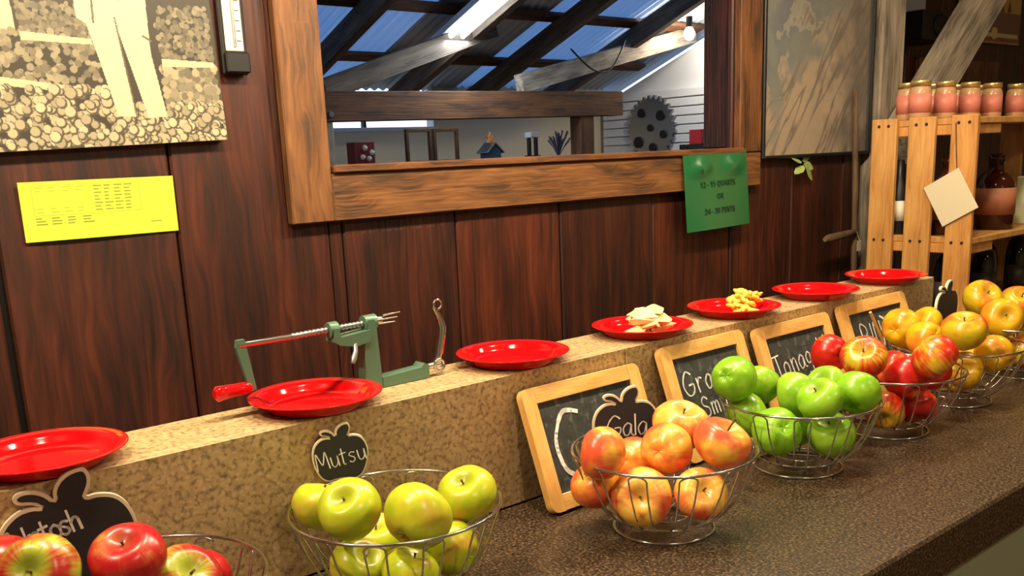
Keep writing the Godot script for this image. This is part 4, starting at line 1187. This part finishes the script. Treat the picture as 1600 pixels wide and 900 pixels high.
# ---------------------------------------------------------------- crate shelf at the far end
func crate_shelf() -> void:
	var X := 2.75
	var o := thing("crate_shelf", "pine crate shelf with a slatted side standing at the counter end", "shelf")
	var zs := [[-1.545, -1.467], [-1.431, -1.352], [-1.306, -1.232]]
	for q in zs:
		var zc: float = (q[0] + q[1]) / 2
		var s := board(o, "slat", Vector3(X, CT + 0.0005, zc), Vector3(X, 1.518, zc), 0.018, q[1] - q[0], M.pine if q[0] < -1.4 else M.pine2, Vector3(0, 0, 1))
		for y in [1.497, 1.165]:
			for d in [-0.015, 0.015]:
				part(s, "screw", tube(tp([[0.0, y - (CT + 1.518) / 2, d], [-0.0105, y - (CT + 1.518) / 2, d]]), 0.0045, 8), M.dark, Transform3D())
	for y in [1.505, 1.172, 0.935]:
		slab(o, "shelf_board", Vector3(X + 0.01, y - 0.012, -1.545), Vector3(3.62, y + 0.006, -1.235), M.pine, 0.002)
		if y > 1.0: slab(o, "cleat", Vector3(X + 0.01, y - 0.04, -1.54), Vector3(X + 0.16, y - 0.0125, -1.24), M.pine2, 0.002)
	for q in zs:
		var zc: float = (q[0] + q[1]) / 2
		board(o, "slat", Vector3(3.63, CT + 0.0005, zc), Vector3(3.63, 1.518, zc), 0.018, q[1] - q[0], M.pine2)
	# blank card hung on the near slat
	o = thing("hanging_tag", "square cream card hung askew on a cord from the crate slat", "tag", Vector3(X - 0.0135, 1.292, -1.292))
	var b := Basis(Vector3(0, 0, 1), Vector3.UP, Vector3(-1, 0, 0))
	slab(o, "card", Vector3(-0.056, -0.063, -0.003), Vector3(0.056, 0.063, 0.003), mat(col(206, 194, 166), 0.8), 0.001).transform = Transform3D(b * Basis(Vector3(0, 0, 1), 0.52), Vector3.ZERO)
	part(o, "cord", tube(tp([[0.003, 0.07, 0.012], [0.002, 0.14, 0.006], [0.0, 0.205, 0.002]]), 0.0012, 5), M.dark)
	# jars on the top
	var body := lathe(PackedVector2Array([Vector2(0, 0), Vector2(0.026, 0), Vector2(0.03, 0.004), Vector2(0.031, 0.012), Vector2(0.031, 0.08), Vector2(0.028, 0.09), Vector2(0.025, 0.095), Vector2(0.025, 0.1), Vector2(0, 0.1)]), 24)
	var lab := lathe(PackedVector2Array([Vector2(0.0312, 0.02), Vector2(0.0316, 0.02), Vector2(0.0316, 0.074), Vector2(0.0312, 0.074)]), 24)
	var lid := lathe(PackedVector2Array([Vector2(0.026, 0.095), Vector2(0.0285, 0.095), Vector2(0.0285, 0.109), Vector2(0.0275, 0.111), Vector2(0, 0.111)]), 24)
	var jam := mat(col(176, 134, 92), 0.08)
	jam.clearcoat_enabled = true
	var pink := mat(col(196, 116, 100), 0.5)
	var gold := mat(col(206, 182, 116), 0.3, 0.8)
	var spots := [[2.80, -1.43, "first"], [2.955, -1.43, "second"], [3.115, -1.43, "third"], [3.27, -1.43, "fourth"], [3.45, -1.43, "fifth"]]
	for q in spots:
		o = thing("jam_jar", "pink-labelled jam jar with gold lid, %s from the left in the front row" % q[2], "jar", Vector3(q[0], 1.5112, q[1]), "jam jars on the crate top")
		part(o, "jar", body, jam)
		part(o, "label", lab, pink)
		part(o, "lid", lid, gold)
	for k in 4:
		o = thing("jam_jar", "pink-labelled jam jar in the back row on the crate top, %s from the left" % ["first", "second", "third", "fourth"][k], "jar", Vector3(2.87 + 0.16 * k, 1.5112, -1.505), "jam jars behind the front row")
		part(o, "jar", body, jam)
		part(o, "label", lab, pink)
		part(o, "lid", lid, gold)
	# jugs on the middle shelf
	var jug := lathe(PackedVector2Array([Vector2(0, 0), Vector2(0.05, 0), Vector2(0.056, 0.006), Vector2(0.056, 0.12), Vector2(0.05, 0.145), Vector2(0.03, 0.165), Vector2(0.02, 0.172), Vector2(0.018, 0.2), Vector2(0.021, 0.202), Vector2(0.021, 0.222), Vector2(0, 0.222)]), 28)
	var jl := lathe(PackedVector2Array([Vector2(0.0562, 0.045), Vector2(0.0566, 0.045), Vector2(0.0566, 0.125), Vector2(0.0562, 0.125)]), 28)
	var amber := mat(col(52, 20, 12), 0.08)
	for q in [[2.86, -1.36, "left jug, half behind the hanging card"], [3.07, -1.31, "middle jug in front of the shelf"], [3.26, -1.4, "right jug beside the pale box"]]:
		o = thing("cider_jug", "dark brown glass jug with tan label, %s" % q[2], "jug", Vector3(q[0], 1.1782, q[1]), "jugs on the crate's middle shelf")
		part(o, "glass", jug, amber)
		part(o, "label", jl, mat(col(158, 96, 66), 0.6))
	for q in [[2.82, -1.49, "between the first two slats"], [2.98, -1.49, "behind the hanging card"], [3.14, -1.49, "behind the middle jug"]]:
		o = thing("slim_bottle", "slim dark bottle on the crate's middle shelf, %s" % q[2], "bottle", Vector3(q[0], 1.1782, q[1]), "slim bottles behind the jugs")
		part(o, "glass", lathe(PackedVector2Array([Vector2(0, 0), Vector2(0.03, 0), Vector2(0.032, 0.005), Vector2(0.032, 0.13), Vector2(0.014, 0.17), Vector2(0.012, 0.22), Vector2(0, 0.22)]), 20), M.black)
		part(o, "label", lathe(PackedVector2Array([Vector2(0.0324, 0.04), Vector2(0.0326, 0.04), Vector2(0.0326, 0.1), Vector2(0.0324, 0.1)]), 20), M.paper)
	o = thing("pale_box", "pale green-cream carton at the right edge of the middle shelf", "box", Vector3(3.3, 1.1782, -1.29))
	slab(o, "carton", Vector3(-0.05, 0, -0.035), Vector3(0.05, 0.15, 0.035), mat(col(206, 210, 170), 0.7))
	# wine bottles on the bottom shelf
	var wine := lathe(PackedVector2Array([Vector2(0, 0), Vector2(0.034, 0), Vector2(0.037, 0.005), Vector2(0.037, 0.13), Vector2(0.03, 0.16), Vector2(0.016, 0.182), Vector2(0.0135, 0.2), Vector2(0.0135, 0.215), Vector2(0, 0.215)]), 24)
	var dark := mat(col(10, 12, 10), 0.06)
	var names := ["leftmost", "second", "third", "fourth", "fifth", "sixth"]
	for k in 6:
		o = thing("wine_bottle", "dark wine bottle on the crate's bottom shelf, %s of the row" % names[k], "bottle", Vector3(2.84 + 0.125 * k, 0.9412, -1.34 - 0.05 * (k % 2)), "wine bottles on the crate's bottom shelf")
		part(o, "glass", wine, dark)
		part(o, "foil", tube(tp([[0, 0.175, 0], [0, 0.2165, 0]]), 0.0142, 14), mat(col(60, 50, 30) if k % 2 else col(28, 28, 32), 0.3, 0.5))
		part(o, "label", lathe(PackedVector2Array([Vector2(0.0374, 0.03), Vector2(0.0377, 0.03), Vector2(0.0377, 0.1), Vector2(0.0374, 0.1)]), 24), mat(col(44, 38, 36), 0.5))

# ---------------------------------------------------------------- unseen lamps: counter row, one by the crate, front fill behind the viewer
func lamps() -> void:
	var shade := lathe(PackedVector2Array([Vector2(0.03, 0.16), Vector2(0.035, 0.15), Vector2(0.07, 0.06), Vector2(0.1, 0.0), Vector2(0.098, 0.0), Vector2(0.067, 0.06), Vector2(0.03, 0.15)]), 28)
	var bulb := lathe(PackedVector2Array([Vector2(0, 0.08), Vector2(0.02, 0.075), Vector2(0.04, 0.045), Vector2(0.05, 0.005), Vector2(0.046, -0.02), Vector2(0.028, -0.042), Vector2(0, -0.05)]), 20)
	var gm := glow(Color(1, 0.93, 0.8), 9.0)
	var L := [[-0.35, 2.2, -1.0, 0.7, "farthest left above the counter"], [0.25, 2.2, -1.0, 0.7, "second from the left above the counter"], [0.85, 2.2, -1.0, 0.7, "third from the left above the counter"], [1.45, 2.2, -1.0, 0.7, "fourth from the left above the counter"], [2.05, 2.2, -1.0, 0.55, "above the far baskets"], [3.2, 2.3, -0.7, 0.22, "above the crate shelf"], [0.4, 2.35, 0.7, 0.5, "behind the viewer on the left as front fill"], [2.0, 2.35, 0.7, 0.4, "behind the viewer on the right as front fill"]]  # out of view, placed to light ledge, wall and crate; last two are added front fill
	for q in L:
		var o := thing("unseen_lamp", "unseen warm lamp out of view, hanging %s" % q[4], "lamp", Vector3(q[0], q[1], q[2]), "unseen lamps out of view")
		part(o, "cord", tube(tp([[0, 0.16, 0], [0, 2.9 - q[1], 0]]), 0.004, 6), M.black)
		part(o, "shade", shade, M.black)
		part(o, "bulb", bulb, gm)
		lamp_light(o, Vector3(0, 0.01, 0), Color(1, 0.91, 0.76), 1.75 * q[3], 0.05)
